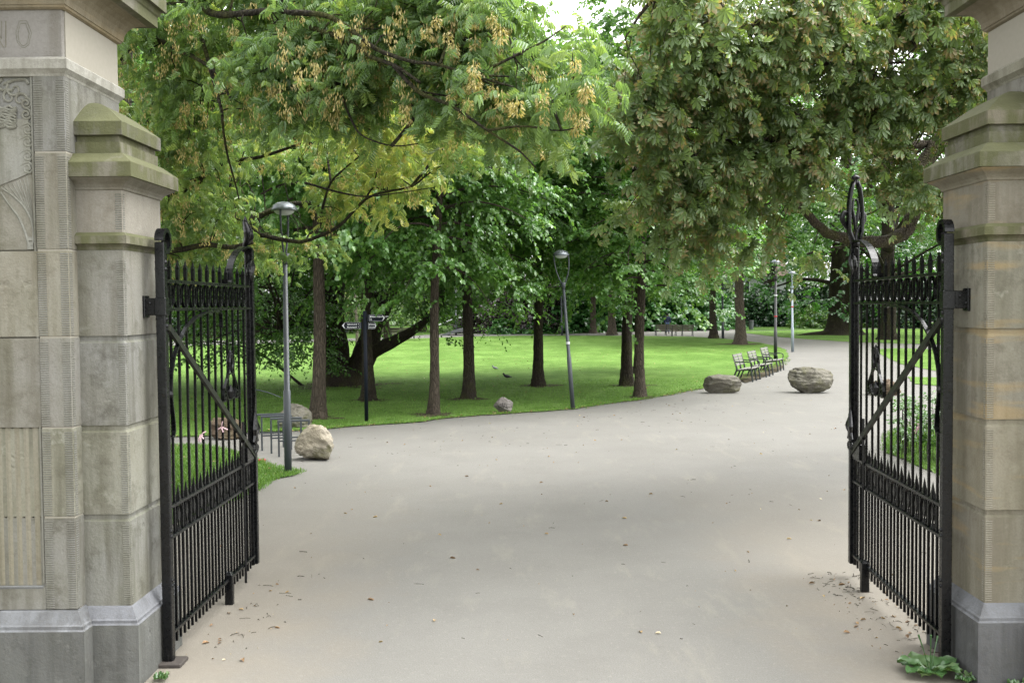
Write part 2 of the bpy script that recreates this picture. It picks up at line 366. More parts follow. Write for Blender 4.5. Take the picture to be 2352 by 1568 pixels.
M['dead_leaf'] = leaf_mat('dead_leaves', [(0, (.10, .06, .03)), (.5, (.22, .13, .06)), (.85, (.36, .27, .13)), (1, (.55, .5, .38))], .1, rough=.8)
# ------------------------------------------------------------------ ground, path, lawns
def sheet(name, pts, z, mat, jitter=0.0, step=0.6, seed=1, kind='structure'):
    r = random.Random(seed); q = []
    for i in range(len(pts)):
        a, b = Vector(pts[i]).to_2d(), Vector(pts[(i+1) % len(pts)]).to_2d()
        n = max(1, min(60, int((b-a).length/step))) if jitter else 1
        nn = (b-a).normalized().orthogonal() if (b-a).length > 0 else Vector((0, 0))
        for k_ in range(n):
            p = a.lerp(b, k_/n)
            if k_ and jitter: p = p + nn*r.uniform(-jitter, jitter)
            q.append((p.x, p.y, z))
    tri = tessellate_polygon([[Vector(p) for p in q]])
    me = bpy.data.meshes.new(name); me.from_pydata(q, [], [t for t in tri]); me.update()
    bm = bmesh.new(); bm.from_mesh(me); bmesh.ops.recalc_face_normals(bm, faces=bm.faces)
    if sum(f.normal.z for f in bm.faces) < 0: bmesh.ops.reverse_faces(bm, faces=bm.faces)
    bm.to_mesh(me); bm.free()
    me.materials.append(mat); o = bpy.data.objects.new(name, me); COL.objects.link(o); tag(o, kind=kind); return o, [Vector(p) for p in q]
def G(*pp): return [gp(px, py) for px, py in pp]
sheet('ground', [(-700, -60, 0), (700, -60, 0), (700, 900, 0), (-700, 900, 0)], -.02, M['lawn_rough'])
sheet('path', [(-60, -12, 0), (60, -12, 0), (60, 131, 0), (-60, 131, 0)], 0.0, M['path'])
main_px = [(100,1012),(250,1008),(395,1004),(470,1003),(592,993),(754,986),(844,977.6),(976,969),(1036,960),(1182,949.8),(1323,940),(1403,927),(1485,916.7),
           (1614,893),(1680,876),(1735,858),(1794,838),(1810.6,820),(1806.7,805),(1781,794.6),(1743,787),(1663,778),(1590,773.5),(1484,772),(1320,771),(1215,771),(1079,773),(975,777),(798,784),(600,790),(200,800),(100,802)]
_, lawn_edge = sheet('lawn', G(*main_px), .025, M['lawn'], .08, .4, 3)
near_px = [(100,1030),(300,1027),(470,1027),(540,1043),(592,1063),(630,1076),(665,1084),(691,1086),(672,1094),(640,1099),(612,1110),(596,1125),(560,1142),(500,1165),(420,1195),(250,1265)]
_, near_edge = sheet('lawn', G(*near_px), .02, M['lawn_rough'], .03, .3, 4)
sheet('lawn', G((1713,761),(1714,765.8),(1786,773.7),(1850,779),(1952,785.4),(2100,790),(2352,796),(2352,752),(2100,755),(1909,756.5)), .02, M['lawn'], .08, 1.5, 5)
sheet('lawn', G((2000,803.6),(2060,800),(2300,807),(2420,815),(2420,895),(2300,876),(2160,854),(2070,836.6),(2025,815)), .02, M['lawn'], .05, .8, 6)
sheet('lawn', G((2083,866),(2300,870),(2420,880),(2420,925),(2300,902),(2160,887),(2100,882)), .02, M['lawn'], .05, .6, 7)
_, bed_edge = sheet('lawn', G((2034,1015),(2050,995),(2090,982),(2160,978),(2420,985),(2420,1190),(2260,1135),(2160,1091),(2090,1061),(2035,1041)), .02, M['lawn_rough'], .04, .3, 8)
sheet('lawn', G((100,786),(600,781),(798,777.5),(920,773)) + [Vector((-7, 92, 0)), Vector((2.2, 88, 0))] + G((1265,768.5)) + [gp(1493,758.5), gp(1582,753.5), gp(1688,757), gp(1713,760)] + [Vector((50, 105, 0)), Vector((50, 130, 0)), Vector((-60, 130, 0)), Vector((-60, 70, 0))], .02, M['lawn_rough'], .1, 2, 9)

# ------------------------------------------------------------------ gate pillars
def xs(a, b): return (a, b) if a < b else (b, a)
def hatch(mb, x0, x1, z0, z1, y, face, period=.0155, d=.0022):   # tooled margin: fine horizontal ridges
    n = int((z1-z0)/period)
    for i in range(n):
        z = z0 + i*period; h = period*.62
        if face == 'y': mb.add([(x0,y,z),(x1,y,z),(x1,y-d,z+h*.3),(x0,y-d,z+h*.3),(x1,y-d,z+h*.75),(x0,y-d,z+h*.75),(x1,y,z+h),(x0,y,z+h)], [(0,1,2,3),(3,2,4,5),(5,4,6,7)])
        else: mb.add([(y,x0,z),(y,x1,z),(y+d*face,x1,z+h*.3),(y+d*face,x0,z+h*.3),(y+d*face,x1,z+h*.75),(y+d*face,x0,z+h*.75),(y,x1,z+h),(y,x0,z+h)], [(0,1,2,3),(3,2,4,5),(5,4,6,7)])
def spiral(c, r0, turns, n, a0, sgn, y):
    out_ = []
    for i in range(n+1):
        t = i/n; a = a0 + sgn*turns*2*math.pi*t; r = r0*(1-t)**.85 + .004
        out_.append((c[0]+r*math.cos(a), y, c[1]+r*math.sin(a)))
    return out_
def pillar(sg, xa, xb, yp0, yp1, d0, d1, label, warm):
    root = thing('gate_pillar', label, 'gate pillar', (xb, d0, 0))
    def P(mb, name, mat, par=None, smooth=False, lab=None):
        base = root.location if par is None else root.location
        mb.v = [(v[0]-base.x, v[1]-base.y, v[2]-base.z) for v in mb.v]
        o = mb.build(name, mat, par or root, smooth)
        if lab: o['label'] = lab
        return o
    S, S2, SP, SM = (M['stone_warm'], M['stone_warm'], M['stone_warm'], M['stone_moss']) if warm else (M['stone'], M['stone'], M['stone_pale'], M['stone_moss'])
    xo = xb - sg*1.5; X0, X1 = xs(xo, xb)
    # main pillar
    P(MB().rings([(-.05,.075),(.43,.075)], X0, X1, d0, d1), 'plinth', M['bluestone'])
    P(MB().rings([(.43,.075),(.441,.064),(.462,.064),(.47,.05),(.545,.012),(.556,0)], X0, X1, d0, d1), 'plinth_moulding', M['bluestone_light'])
    core = MB().rings([(.54,-.004),(4.60,-.004)], X0, X1, d0+.04, d1)
    for zz in (1.19, 1.798, 2.41, 2.994, 3.647): core.box(*xs(xb-sg*.210, xb-sg*.003), d0+.003, d0+.05, zz-.0055, zz+.0055)
    P(core, 'mortar_core', M['mortar'])
    xm = xb - sg*.215
    zj = [.556, 1.19, 1.798, 2.41, 2.994, 3.647, 4.157]
    for i in range(6):
        z0, z1 = zj[i]+.005, zj[i+1]-.005
        a = xs(xm, xb); b = xs(xo, xm)
        mb = MB().rings([(z0,-.003),(z0+.004,0),(z1-.004,0),(z1,-.003)], a[0], a[1], d0, d1, ch=.006)
        rec = .022 if i >= 4 else (.016 if i < 2 else .004)
        mb.box(b[0]-.0, b[1], d0+rec, d1-.002, z0 if i else z0, z1)
        if i == 0: mb.box(b[0], b[1]+.0005, d0+.002, d0+.2, z0, .72)
        P(mb, 'stone_course', S2 if i % 2 else S)
    hm = MB(); e1 = xs(xb, xb-sg*.062); e2 = xs(xm+sg*.004, xm+sg*.062)
    for i in range(6):
        if i == 5: zz0, zz1 = zj[i]+.02, zj[i+1]-.02
        else: zz0, zz1 = zj[i]+.012, zj[i+1]-.012
        hatch(hm, e1[0]+.004, e1[1]-.004, zz0, zz1, d0, 'y'); hatch(hm, e2[0], e2[1], zz0, zz1, d0, 'y')
        hatch(hm, d0+.006, d0+.05, zz0, zz1, xb, sg)
    P(hm, 'tooled_margin', M['stone_plain'] if warm else S)
    P(MB().tube([(xm-sg*.012, d0+.012, .74), (xm-sg*.012, d0+.012, 4.15)], .009, 6), 'bead', S)
    # fluted lower panel with a scalloped head
    fl = MB()
    for q in range(20):
        x = xm - sg*(.05+q*.062)
        fl.tube([(x, d0+.0245, .725), (x, d0+.0245, 1.80)], .026, 8, flat=.45)
        fl.tube([(x+.024*math.cos(t), d0+.012, 1.80+.026*math.sin(t)) for t in np.linspace(0, math.pi, 7)], .005, 4)
    P(fl, 'fluted_panel', S)
    P(MB().rings([(.70,.0),(.715,.008),(.722,.008)], *xs(xo, xm-sg*.02), d0+.004, d0+.3), 'panel_ledge', M['bluestone_light'])
    # carved coat of arms (edge of it shows on the left pillar)
    if sg > 0:
        yr = d0+.0265; rl = MB()
        def q(px, py): v = at(px, py, d0); return (v.x, v.z)
        sh = [q(-140,272), q(62,272), q(66,300), q(67,360), q(66,389), q(58,400), q(40,408), q(5,422), q(-30,437), q(-65,422), q(-140,408)]
        rl.prism(sh, yr-.0125, yr+.01)
        for py in (182, 211, 239, 267, 308, 336, 368, 397):
            if py < 290: continue
            c = q(59 if py < 300 else 61, py-11)
            rl.tube(spiral(c, .036, 1.7, 26, math.radians(100), -1, yr-.008), [.0085]*27, 6)
            rl.tube([(c[0]-.055, yr-.006, c[1]+.012), (c[0]-.02, yr-.008, c[1]+.034), (c[0], yr-.008, c[1]+.037)], .008, 6)
        for py in (268, 243):
            c = q(57, py-6); rl.tube(spiral(c, .036, 1.7, 26, math.radians(100), -1, yr-.008), [.0085]*27, 6)
        for (px, py, a0, r) in ((18,222,60,.045), (44,228,20,.042), (30,204,140,.05), (6,196,100,.04)):
            c = q(px, py); rl.tube(spiral(c, r, 1.1, 20, math.radians(a0), 1, yr-.006), [.011*(1-i/40) for i in range(21)], 6)
        rl.tube([(q(x_,y_)[0], yr-.006, q(x_,y_)[1]) for x_, y_ in ((8,192),(30,183),(55,182),(62,192))], .012, 6, smooth_pts=3)
        r_ = random.Random(5)
        for j in range(9):                                       # mane and paws of the carved lion, lying in rows
            y0 = 246 + j*5.6
            pts = []
            for i in range(9):
                x_, z_ = q(-30+i*8.2, y0+3.2*math.sin(i*1.9+j)+r_.uniform(-1, 1)); pts.append((x_, yr-.014-.004*r_.random(), z_))
            rl.tube(pts, [.008+.004*r_.random() for _ in pts], 6)
        for i, (x0, y0, x1, y1) in enumerate(((57,404,76,540),(50,409,74,520),(42,412,70,505),(34,416,65,492),(24,419,58,480),(14,423,52,472),(4,426,44,468))):
            p0, p1 = q(x0, y0), q(x1, y1)
            rl.tube([(p0[0], yr-.004, p0[1]), (p0[0]*.62+p1[0]*.38+.01, yr-.006, p0[1]*.55+p1[1]*.45), (p1[0], yr-.002, p1[1])], .004, 4, smooth_pts=4)
        b = [q(-2,441), q(18,470), q(40,500), q(55,535), q(62,560), q(63,566)]
        rl.tube([(x_, yr-.004, z_) for x_, z_ in b], .009, 6, smooth_pts=4)
        b = [q(0,432), q(22,446), q(48,470), q(66,500), q(73,530), q(74,558)]
        rl.tube([(x_, yr-.004, z_) for x_, z_ in b], .008, 6, smooth_pts=4)
        for py in (548, 559, 568):
            c = q(68, py); rl.box(c[0]-.025, c[0]+.015, yr-.01, yr+.01, c[1]-.012, c[1]+.012)
        P(rl, 'carved_relief', S, smooth=False, lab='carved coat of arms with scrolls and lion')
    # upper part
    P(MB().rings([(4.150,0),(4.165,.006),(4.185,.022),(4.195,.03),(4.255,.032),(4.272,.012),(4.28,-.008)], X0, X1, d0, d1), 'string_course', SP)
    blk = P(MB().rings([(4.27,-.012),(4.60,-.012)], X0, X1, d0, d1, ch=.006), 'inscription_block', SP)
    if sg > 0:
        def q2(px, py): v = at(px, py, d0+.012); return (v.x, v.z)
        yr = d0+.012; lt = MB()
        o_ = [q2(44.5,48.5),(q2(61,48.5)), q2(72.5,76), q2(66,103), q2(58,109), q2(50,109), q2(40,98), q2(36.5,76), q2(44.5,48.5)]
        lt.tube([(x_, yr+.001, z_) for x_, z_ in o_], .0035, 5, cap=True)
        cx_ = sum(p[0] for p in o_[:-1])/8; cz_ = sum(p[1] for p in o_[:-1])/8
        lt.tube([(cx_+(x_-cx_)*.72, yr+.001, cz_+(z_-cz_)*.84) for x_, z_ in o_], .0035, 5)
        P(lt, 'letter', M['stone'], blk, lab='carved outline letter O')
        lt = MB()
        nn = [q2(-26,109), q2(-26,49), q2(-20,49), q2(4,90), q2(4,49), q2(13.5,49), q2(13.5,109), q2(8,109), q2(-17,66), q2(-17,109), q2(-26,109)]
        lt.tube([(x_, yr+.001, z_) for x_, z_ in nn], .0035, 5)
        P(lt, 'letter', M['stone'], blk, lab='carved outline letter N')
    prof = [(4.59,.0),(4.60,.018),(4.615,.024)]
    for t in np.linspace(0, 1, 7): prof.append((4.615+.155*math.sin(t*math.pi/2*.98), .03+.145*(1-math.cos(t*math.pi/2))))
    P(MB().rings(prof, X0, X1, d0, d1), 'ovolo', M['stone_ochre'])
    P(MB().rings([(4.768,.19),(4.773,.225),(4.85,.225),(4.86,.235),(4.90,.25),(4.90,.278),(5.0,.278),(5.04,.2),(5.3,-.1)], X0, X1, d0, d1), 'cornice', SM)
    # side pier that carries the gate leaf
    A0, A1 = xs(xa, xb - sg*.02)
    P(MB().rings([(-.05,.072),(.43,.072)], A0, A1, yp0, yp1), 'pier_plinth', M['bluestone'])
    P(MB().rings([(.43,.072),(.441,.06),(.46,.06),(.468,.048),(.535,.012),(.546,0)], A0, A1, yp0, yp1), 'pier_plinth_moulding', M['bluestone_light'])
    zp = [.546, 1.182, 1.798, 2.413, 2.998]
    for i in range(4):
        z0, z1 = zp[i], zp[i+1]
        mat = S
        if warm and i == 1: mat = M['stone_warm']
        P(MB().rings([(z0,0),(z1-.05,0),(z1-.034,-.013),(z1,-.013)] if i < 3 else [(z0,0),(z1,0)], A0, A1, yp0, yp1, ch=.006), 'pier_course', mat)
    hm = MB(); pe = xs(xa, xa-sg*.055)
    for i in range(4):
        zz0, zz1 = zp[i]+.01, zp[i+1]-.06
        hatch(hm, pe[0]+.005, pe[1]-.005, zz0, zz1, yp0, 'y'); hatch(hm, yp0+.006, yp0+.035, zz0, zz1, xa, sg)
    hatch(hm, pe[0]+.005, pe[1]-.005, 3.14, 3.39, yp0, 'y'); hatch(hm, yp0+.006, yp0+.035, 3.14, 3.39, xa, sg)
    P(hm, 'tooled_margin', M['stone_plain'] if warm else S)
    P(MB().rings([(2.99,-.02),(3.0,-.008),(3.02,-.004),(3.035,.012),(3.042,.035),(3.095,.035),(3.118,.01),(3.12,-.002)], A0, A1, yp0, yp1), 'pier_string_course', SM)
    P(MB().rings([(3.11,0),(3.412,0)], A0, A1, yp0, yp1, ch=.006), 'pier_neck', SP)
    P(MB().rings([(3.405,.002),(3.41,.01),(3.425,.014),(3.445,.03),(3.465,.06),(3.478,.082),(3.487,.086)], A0, A1, yp0, yp1), 'cavetto', S)
    cp = P(MB().rings([(3.485,.09),(3.487,.105),(3.583,.105),(3.59,.1),(3.655,.014)], A0, A1, yp0, yp1, ch=.004), 'pier_cornice', SM)
    P(MB().rings([(3.645,-.008),(3.735,-.008),(3.737,-.022),(3.785,-.022)], A0, A1, yp0, yp1, ch=.004), 'pier_recess', SM)
    B0, B1 = xs(xa, xb - sg*.35)
    prof = [(3.779,.006),(3.781,.010),(3.872,.010),(3.877,.004)]
    for t in np.linspace(.05, .97, 12): prof.append((3.877+.185*math.sin(t*math.pi/2), .002-.352*t))
    P(MB().rings(prof, B0, B1, yp0, yp1), 'pier_cap', SM)
    return root
D0 = 6.67
XBL = at(163, 800, D0).x; XAL = at(293, 985, 6.80).x
pillar(1, XAL, XBL, 6.80, 7.52, D0, 7.58, 'grey sandstone gate pillar with carved coat of arms and engraved letters', False)
XAR = at(2264, 1000, 6.74).x; XBR = XAR + .35
pillar(-1, XAR, XBR, 6.74, 7.45, 6.62, 7.52, 'warm ochre streaked sandstone gate pillar beside the gate leaf with the tall lyre crest', True)

# ------------------------------------------------------------------ wrought iron gate leaves
def gate(loc, rz, label, side, lyre, wall):
    root = thing('iron_gate', label, 'gate', loc, rz, 'open leaves of the iron entrance gate')
    I = M['iron']; L = 2.34; v = -side          # v: the local y side that faces the driveway
    st = MB().bbox(-.034, .034, -.034, .034, .03, 3.075, .006)
    cx, cz = .05, 3.085
    st.strip([(cx+.072*math.cos(a), 0, cz+.078*math.sin(a)) for a in np.linspace(math.radians(180), math.radians(-150), 22)], (0,1,0), .066, .03)
    st.lathe([(.012,.0),(.03,.0),(.036,.02),(.036,.075),(.03,.085)], 14)
    for z in (2.93, 2.88, 2.52, 2.47, .98, .94, .62, .58):
        for sy in (-1, 1): st.lathe([(.016,.0),(.013,.006),(.006,.011)], 8); st.v[-24:] = [(p[0], sy*(.034+p[2]), z+p[1]) for p in st.v[-24:]]
    st.build('hinge_stile', I, root)
    fs = MB().bbox(L-.03, L+.03, -.04, .04, .13, 3.15, .005)
    fs.bbox(L-.075, L-.045, -.018, .018, .13, 3.1, .003)
    for z in np.arange(.5, 3.1, .22): fs.box(L-.05, L-.028, -.014, .014, z, z+.02)
    fs.build('free_stile', I, root)
    for z, h in ((2.796,.024), (2.589,.022), (1.144,.026), (.92,.024), (.219,.024)):
        MB().bbox(.03, L-.03, -.024, .024, z-h/2, z+h/2, .003).build('rail', I, root)
    bm_ = None
    S0, DS = .165, .1765
    bar = MB().box(-.009,.009,-.009,.009,.12,2.79)
    bar.add([(-.009,-.009,2.79),(.009,-.009,2.79),(.009,.009,2.79),(-.009,.009,2.79),(-.016,-.012,2.83),(.016,-.012,2.83),(.016,.012,2.83),(-.016,.012,2.83),
             (-.019,-.012,2.905),(.019,-.012,2.905),(.019,.012,2.905),(-.019,.012,2.905),(0,0,2.968)],
            [(0,1,5,4),(1,2,6,5),(2,3,7,6),(3,0,4,7),(4,5,9,8),(5,6,10,9),(6,7,11,10),(7,4,8,11),(8,9,12),(9,10,12),(10,11,12),(11,8,12)])
    ring = MB().strip([(.074*math.cos(a), 0, 2.692+.09*math.sin(a)) for a in np.linspace(0, 2*math.pi, 25)], (0,1,0), .024, .006)
    ring.box(-.004,.004,-.03,.03,2.688,2.696)
    dog = MB().box(-.008,.008,-.008,.008,.12,.93)
    dog.add([(-.021,-.018,1.156),(.021,-.018,1.156),(.021,.018,1.156),(-.021,.018,1.156),(0,0,1.285)], [(0,1,4),(1,2,4),(2,3,4),(3,0,4)])
    dog.prism([(0,.965),(.027,1.04),(0,1.115),(-.027,1.04)], -.006, .006); dog.box(-.008,.008,-.008,.008,.92,.97)
    for a_ in (-1, 1):
        dog.tube([(a_*(.012+.018*t*math.cos(t*7)), 0, .945+.018*math.sin(t*7)) for t in np.linspace(0,1,9)], .007, 5)
    hoop = MB().strip([(.066, 0, .93), (.066, 0, 1.0)] + [(.066*math.cos(a), 0, 1.055+.078*math.sin(a)) for a in np.linspace(0, math.pi, 13)] + [(-.066, 0, 1.0), (-.066, 0, .93)], (0,1,0), .024, .006)
    protos = {}
    for nm, mb in (('bar', bar), ('ring', ring), ('dog_bar', dog), ('hoop', hoop)):
        o = mb.build(nm, I, root); o.location = (S0 if nm in ('bar', 'ring') else S0+DS/2, 0, 0); protos[nm] = o
    for i in range(1, 12):
        for nm in ('bar', 'ring'): link(nm, protos[nm].data, root, (S0+DS*i-(.022 if nm == 'ring' else 0), 0, 0))
    for i in range(1, 12):
        for nm in ('dog_bar', 'hoop'): link(nm, protos[nm].data, root, (S0+DS*(i+.5), 0, 0))
    br = MB().bar((.03, v*.035, 2.46), (L-.06, v*.035, 1.19), .026, .05, up=(0,0,1))
    for i in range(13):
        t = (i+.5)/13; p = Vector((.03, v*.035, 2.46)).lerp(Vector((L-.06, v*.035, 1.19)), t); br.box(p.x-.008, p.x+.008, p.y+v*.012-.004, p.y+v*.012+.006, p.z+.01, p.z+.024)
    br.build('diagonal_brace', M['iron_algae'], root)
    cb = MB().strip([(.055, v*.03, 1.98), (.075, v*.03, 2.12), (.13, v*.03, 2.23), (.24, v*.03, 2.34), (.42, v*.03, 2.45), (.65, v*.03, 2.525), (.92, v*.03, 2.562), (1.22, v*.03, 2.568), (1.3, v*.03, 2.55), (1.315, v*.03, 2.50), (1.31, v*.03, 2.43)], (0,1,0), .03, .016)
    cb.strip([(.05,v*.03,1.98),(.075,v*.03,1.88),(.10,v*.03,1.78),(.11,v*.03,1.70),(.085,v*.03,1.655),(.05,v*.03,1.665)], (0,1,0), .03, .012)
    cb.lathe([(.012,0),(.02,.02),(.012,.045)], 8, (.055, v*.03, 1.95)); cb.build('curved_brace', I, root)
    # lyre ornament in the middle
    ly = MB(); c = 1.59
    for sg in (-1, 1):
        ly.strip([(c+sg*.03, v*.02, 2.16), (c+sg*.05, v*.02, 2.08), (c+sg*.11, v*.02, 1.98), (c+sg*.19, v*.02, 1.90), (c+sg*.225, v*.02, 1.84)] +
                 [(c+sg*(.18+.045*math.cos(a)*(1-i/16)), v*.02, 1.83+.05*math.sin(a)*(1-i/16)) for i, a in enumerate(np.linspace(0, -3*math.pi, 14))], (0,1,0), .022, .010)
        ly.tube([(c+sg*.012, v*.02, 2.20), (c+sg*.05, v*.02, 2.12), (c+sg*.03, v*.02, 2.05), (c+sg*.07, v*.02, 2.02)], [.014,.02,.012,.016], 6, smooth_pts=3)
        ly.strip([(c+sg*.0, v*.02, 2.02), (c+sg*.06, v*.02, 2.01), (c+sg*.12, v*.02, 1.96), (c+sg*.15, v*.02, 1.88), (c+sg*.10, v*.02, 1.80), (c, v*.02, 1.79)], (0,1,0), .018, .009)
    ly.lathe([(.004,2.14),(.02,2.16),(.026,2.185),(.014,2.21),(.004,2.23)], 8, (c, v*.02, 0)); ly.lathe([(.004,1.92),(.03,1.86),(.018,1.8),(.004,1.78)], 8, (c, v*.02, 0)); ly.build('lyre_ornament', I, root)
    # leaf scroll low on the free stile
    sc = MB(); b = L-.06
    for sg in (-1, 1):
        sc.tube(spiral((b+sg*.045, 1.26), .05, 1.5, 20, math.radians(90), sg, v*.045), [.012]*21, 6)
        sc.tube([(b, v*.045, 1.60), (b+sg*.02, v*.05, 1.52), (b+sg*.055, v*.06, 1.44), (b+sg*.03, v*.05, 1.38), (b+sg*.07, v*.05, 1.32)], [.006,.014,.022,.014,.01], 6, smooth_pts=3)
    sc.tube([(b, v*.04, 1.18), (b, v*.045, 1.35), (b-.02, v*.055, 1.46), (b+.01, v*.05, 1.55), (b, v*.04, 1.64)], [.016,.02,.024,.014,.004], 6, smooth_pts=3)
    sc.strip([(b, v*.045, 1.9), (b, v*.05, 1.75), (b, v*.045, 1.64)], (1,0,0), .025, .01)
    sc.build('leaf_scroll', I, root); sc = MB()
    sc.tube([(b, v*.04, 3.05), (b-.03, v*.06, 2.98), (b-.05, v*.05, 2.9), (b-.02, v*.05, 2.84)], [.012,.025,.016,.008], 6, smooth_pts=3)
    sc.tube([(b, v*.04, 3.05), (b-.08, v*.04, 3.0), (b-.11, v*.04, 2.93), (b-.09, v*.04, 2.88)], [.012,.02,.022,.008], 6, smooth_pts=3)
    sc.build('crest_scroll', I, root)
    cr = MB().strip([(1.50, v*.01, 2.845), (1.50, v*.01, 2.815), (1.60, v*.01, 2.815)] + [(2.24-.62*math.cos(a), v*.01, 2.83+.335*math.sin(a)) for a in np.linspace(.02, math.pi/2, 16)] + [(L, v*.01, 3.15)], (0,1,0), .06, .016)
    cr.build('crest_arch', I, root)
    cr = MB()
    if lyre:
        c = L-.03
        for sg in (-1, 1):
            cr.strip([(c+sg*.03, 0, 3.14), (c+sg*.075, 0, 3.25), (c+sg*.08, 0, 3.33), (c+sg*.082, 0, 3.42), (c+sg*.07, 0, 3.55), (c+sg*.05, 0, 3.65), (c+sg*.02, 0, 3.72)], (0,1,0), .05, .014)
            cr.tube([(c+sg*.01, 0, 3.15), (c+sg*.03, v*.02, 3.24), (c+sg*.09, v*.03, 3.31), (c+sg*.13, v*.03, 3.37), (c+sg*.115, v*.02, 3.43), (c+sg*.06, v*.01, 3.42), (c+sg*.05, 0, 3.37)], [.012,.016,.022,.026,.022,.016,.01], 7, smooth_pts=3)
            cr.tube([(c, 0, 3.26), (c+sg*.018, 0, 3.38), (c+sg*.04, 0, 3.48), (c+sg*.015, 0, 3.56)], [.01,.018,.014,.008], 6, smooth_pts=3)
        cr.lathe([(.018,3.69),(.03,3.715),(.016,3.73),(.038,3.745),(.04,3.76),(.02,3.775),(.004,3.785)], 10, (c, 0, 0))
        cr.box(c-.025, c+.025, -.03, .03, 3.12, 3.17)
    else:
        c = L-.10
        cr.tube([(c+.05, 0, 3.13), (c+.02, 0, 3.19), (c-.01, v*.02, 3.25), (c-.012, v*.02, 3.31), (c+.0, v*.01, 3.36), (c+.012, 0, 3.41), (c+.004, 0, 3.44)], [.02,.024,.04,.048,.036,.022,.006], 8, smooth_pts=3)
        cr.tube([(c-.01, v*.02, 3.24), (c-.06, v*.03, 3.25), (c-.085, v*.02, 3.285), (c-.07, v*.02, 3.31)], [.014,.022,.018,.006], 6, smooth_pts=3)
        cr.tube([(c+.02, 0, 3.17), (c+.05, v*.02, 3.22), (c+.045, v*.03, 3.30), (c+.03, v*.02, 3.37)], [.014,.022,.024,.008], 6, smooth_pts=3)
        cr.lathe([(.014,3.40),(.024,3.415),(.012,3.44),(.003,3.46)], 8, (c+.006, 0, 0))
    cr.v = [(p[0]-c, p[1], p[2]) for p in cr.v]; o = cr.build('crest_finial', I, root, True); o.location = (c, 0, 0); o.rotation_euler = (0, 0, math.radians(62*side if lyre else 40))
    MB().bbox(2.02, 2.24, -.04, .04, 1.158, 1.30, .004).build('lock_box', I, root)
    dr = MB().tube([(L-.42, v*.03, 1.55), (L-.42, v*.03, .06)], .012, 8); dr.bbox(L-.445, L-.395, v*.03-.02, v*.03+.02, 1.36, 1.40, .004); dr.build('drop_bolt', I, root)
    hb = MB().bbox(-.042, .042, -.042, .042, 2.545, 2.675, .005); y1 = -v*wall
    hb.bbox(-.036, .036, *xs(0, y1), 2.548, 2.672, .004)
    hb.bbox(-.05, .05, *xs(y1+v*.015, y1-v*.01), 2.53, 2.69, .004)
    for z in (2.635, 2.585): hb.lathe([(.013,0),(.01,.008),(.003,.012)], 8); hb.v[-24:] = [(-.036-p[2], -v*(.075+(2.635-z)*.8)+p[0], z+p[1]) for p in hb.v[-24:]]
    hb.build('hinge_bracket', I, root)
    MB().bbox(-.09, .09, -.11, .08, 0.0, .03, .006).build('pivot_plate', M['rust_plate'], root)
    return root
k = NT('rusty_plate'); k.bsdf(k.mix(k.noise(k.obj(), 30, 4), (.04, .036, .033), (.08, .066, .055)), .8); M['rust_plate'] = k.m
HL = at(380.5, 1100, 7.17); HL.z = 0
HR = at(2173.5, 1000, 7.04); HR.z = 0
gate(HL, math.radians(90), 'open black iron gate leaf hinged on the grey pillar with the carved coat of arms', 1, False, abs(HL.x-XAL))
gate(HR, math.radians(86.9), 'open black wrought iron gate leaf with a tall lyre crest, beside the plantain weed', -1, True, abs(HR.x-XAR))
for px, Y, lab in ((527, 8.63, 'short black iron stop post under the gate leaf of the carved pillar'), (1986, 8.89, 'short black iron stop post under the gate leaf with the lyre crest')):
    p = at(px, 1350, Y); o = MB().rings([(-.05,0),(.26,0),(.29,-.02)], -.035, .035, -.03, .03, ch=.008).build('stop_post', M['iron']); o.location = (p.x, p.y, 0)
    tag(o, lab, 'stop post', 'gate stop posts')
def ribbon(px, py, Y, lab, seed):
    r_ = random.Random(seed); p = at(px, py, Y); root = thing('ribbon', lab, 'ribbon', p, 0, 'pink ribbons tied to the gate')
    MB().strip([(.02*math.cos(a), .02*math.sin(a), 0) for a in np.linspace(0, 2*math.pi, 13)], (0,0,1), .014, .002).build('loop', M['ribbon'], root)
    root.scale = (.72,)*3
    for i in range(4):
        a = r_.uniform(-2.6, .3) if i < 3 else r_.uniform(.6, 2.2); l = r_.uniform(.05, .085)
        MB().strip([(0, -.02, 0), (l*.5*math.cos(a), -.03, l*.5*math.sin(a)+.006), (l*math.cos(a), -.026, l*math.sin(a))], (-math.sin(a), .5, math.cos(a)), .014, .002).build('tail', M['ribbon'], root)
ribbon(462, 999, 7.98, 'pink ribbon bow with a curled loop tied low on the left gate leaf', 3)
ribbon(510, 981, 8.52, 'pink ribbon with two hanging tails tied higher on the left gate leaf', 6)
ribbon(2110, 981, 7.65, 'pink ribbon tied to a bar of the gate leaf with the lyre crest', 9)
k = NT('twisted_wire'); k.bsdf((.05, .07, .09), .4); M['wire'] = k.m
pa = at(585, 894, 9.45); pb = at(645, 912, 9.0)
tag(MB().tube([pa, pa.lerp(pb, .5)+Vector((0,0,.01)), pb], .004, 5, smooth_pts=3).build('wire', M['wire']), 'loose dark wire sticking out from the free edge of the left gate leaf', 'wire')
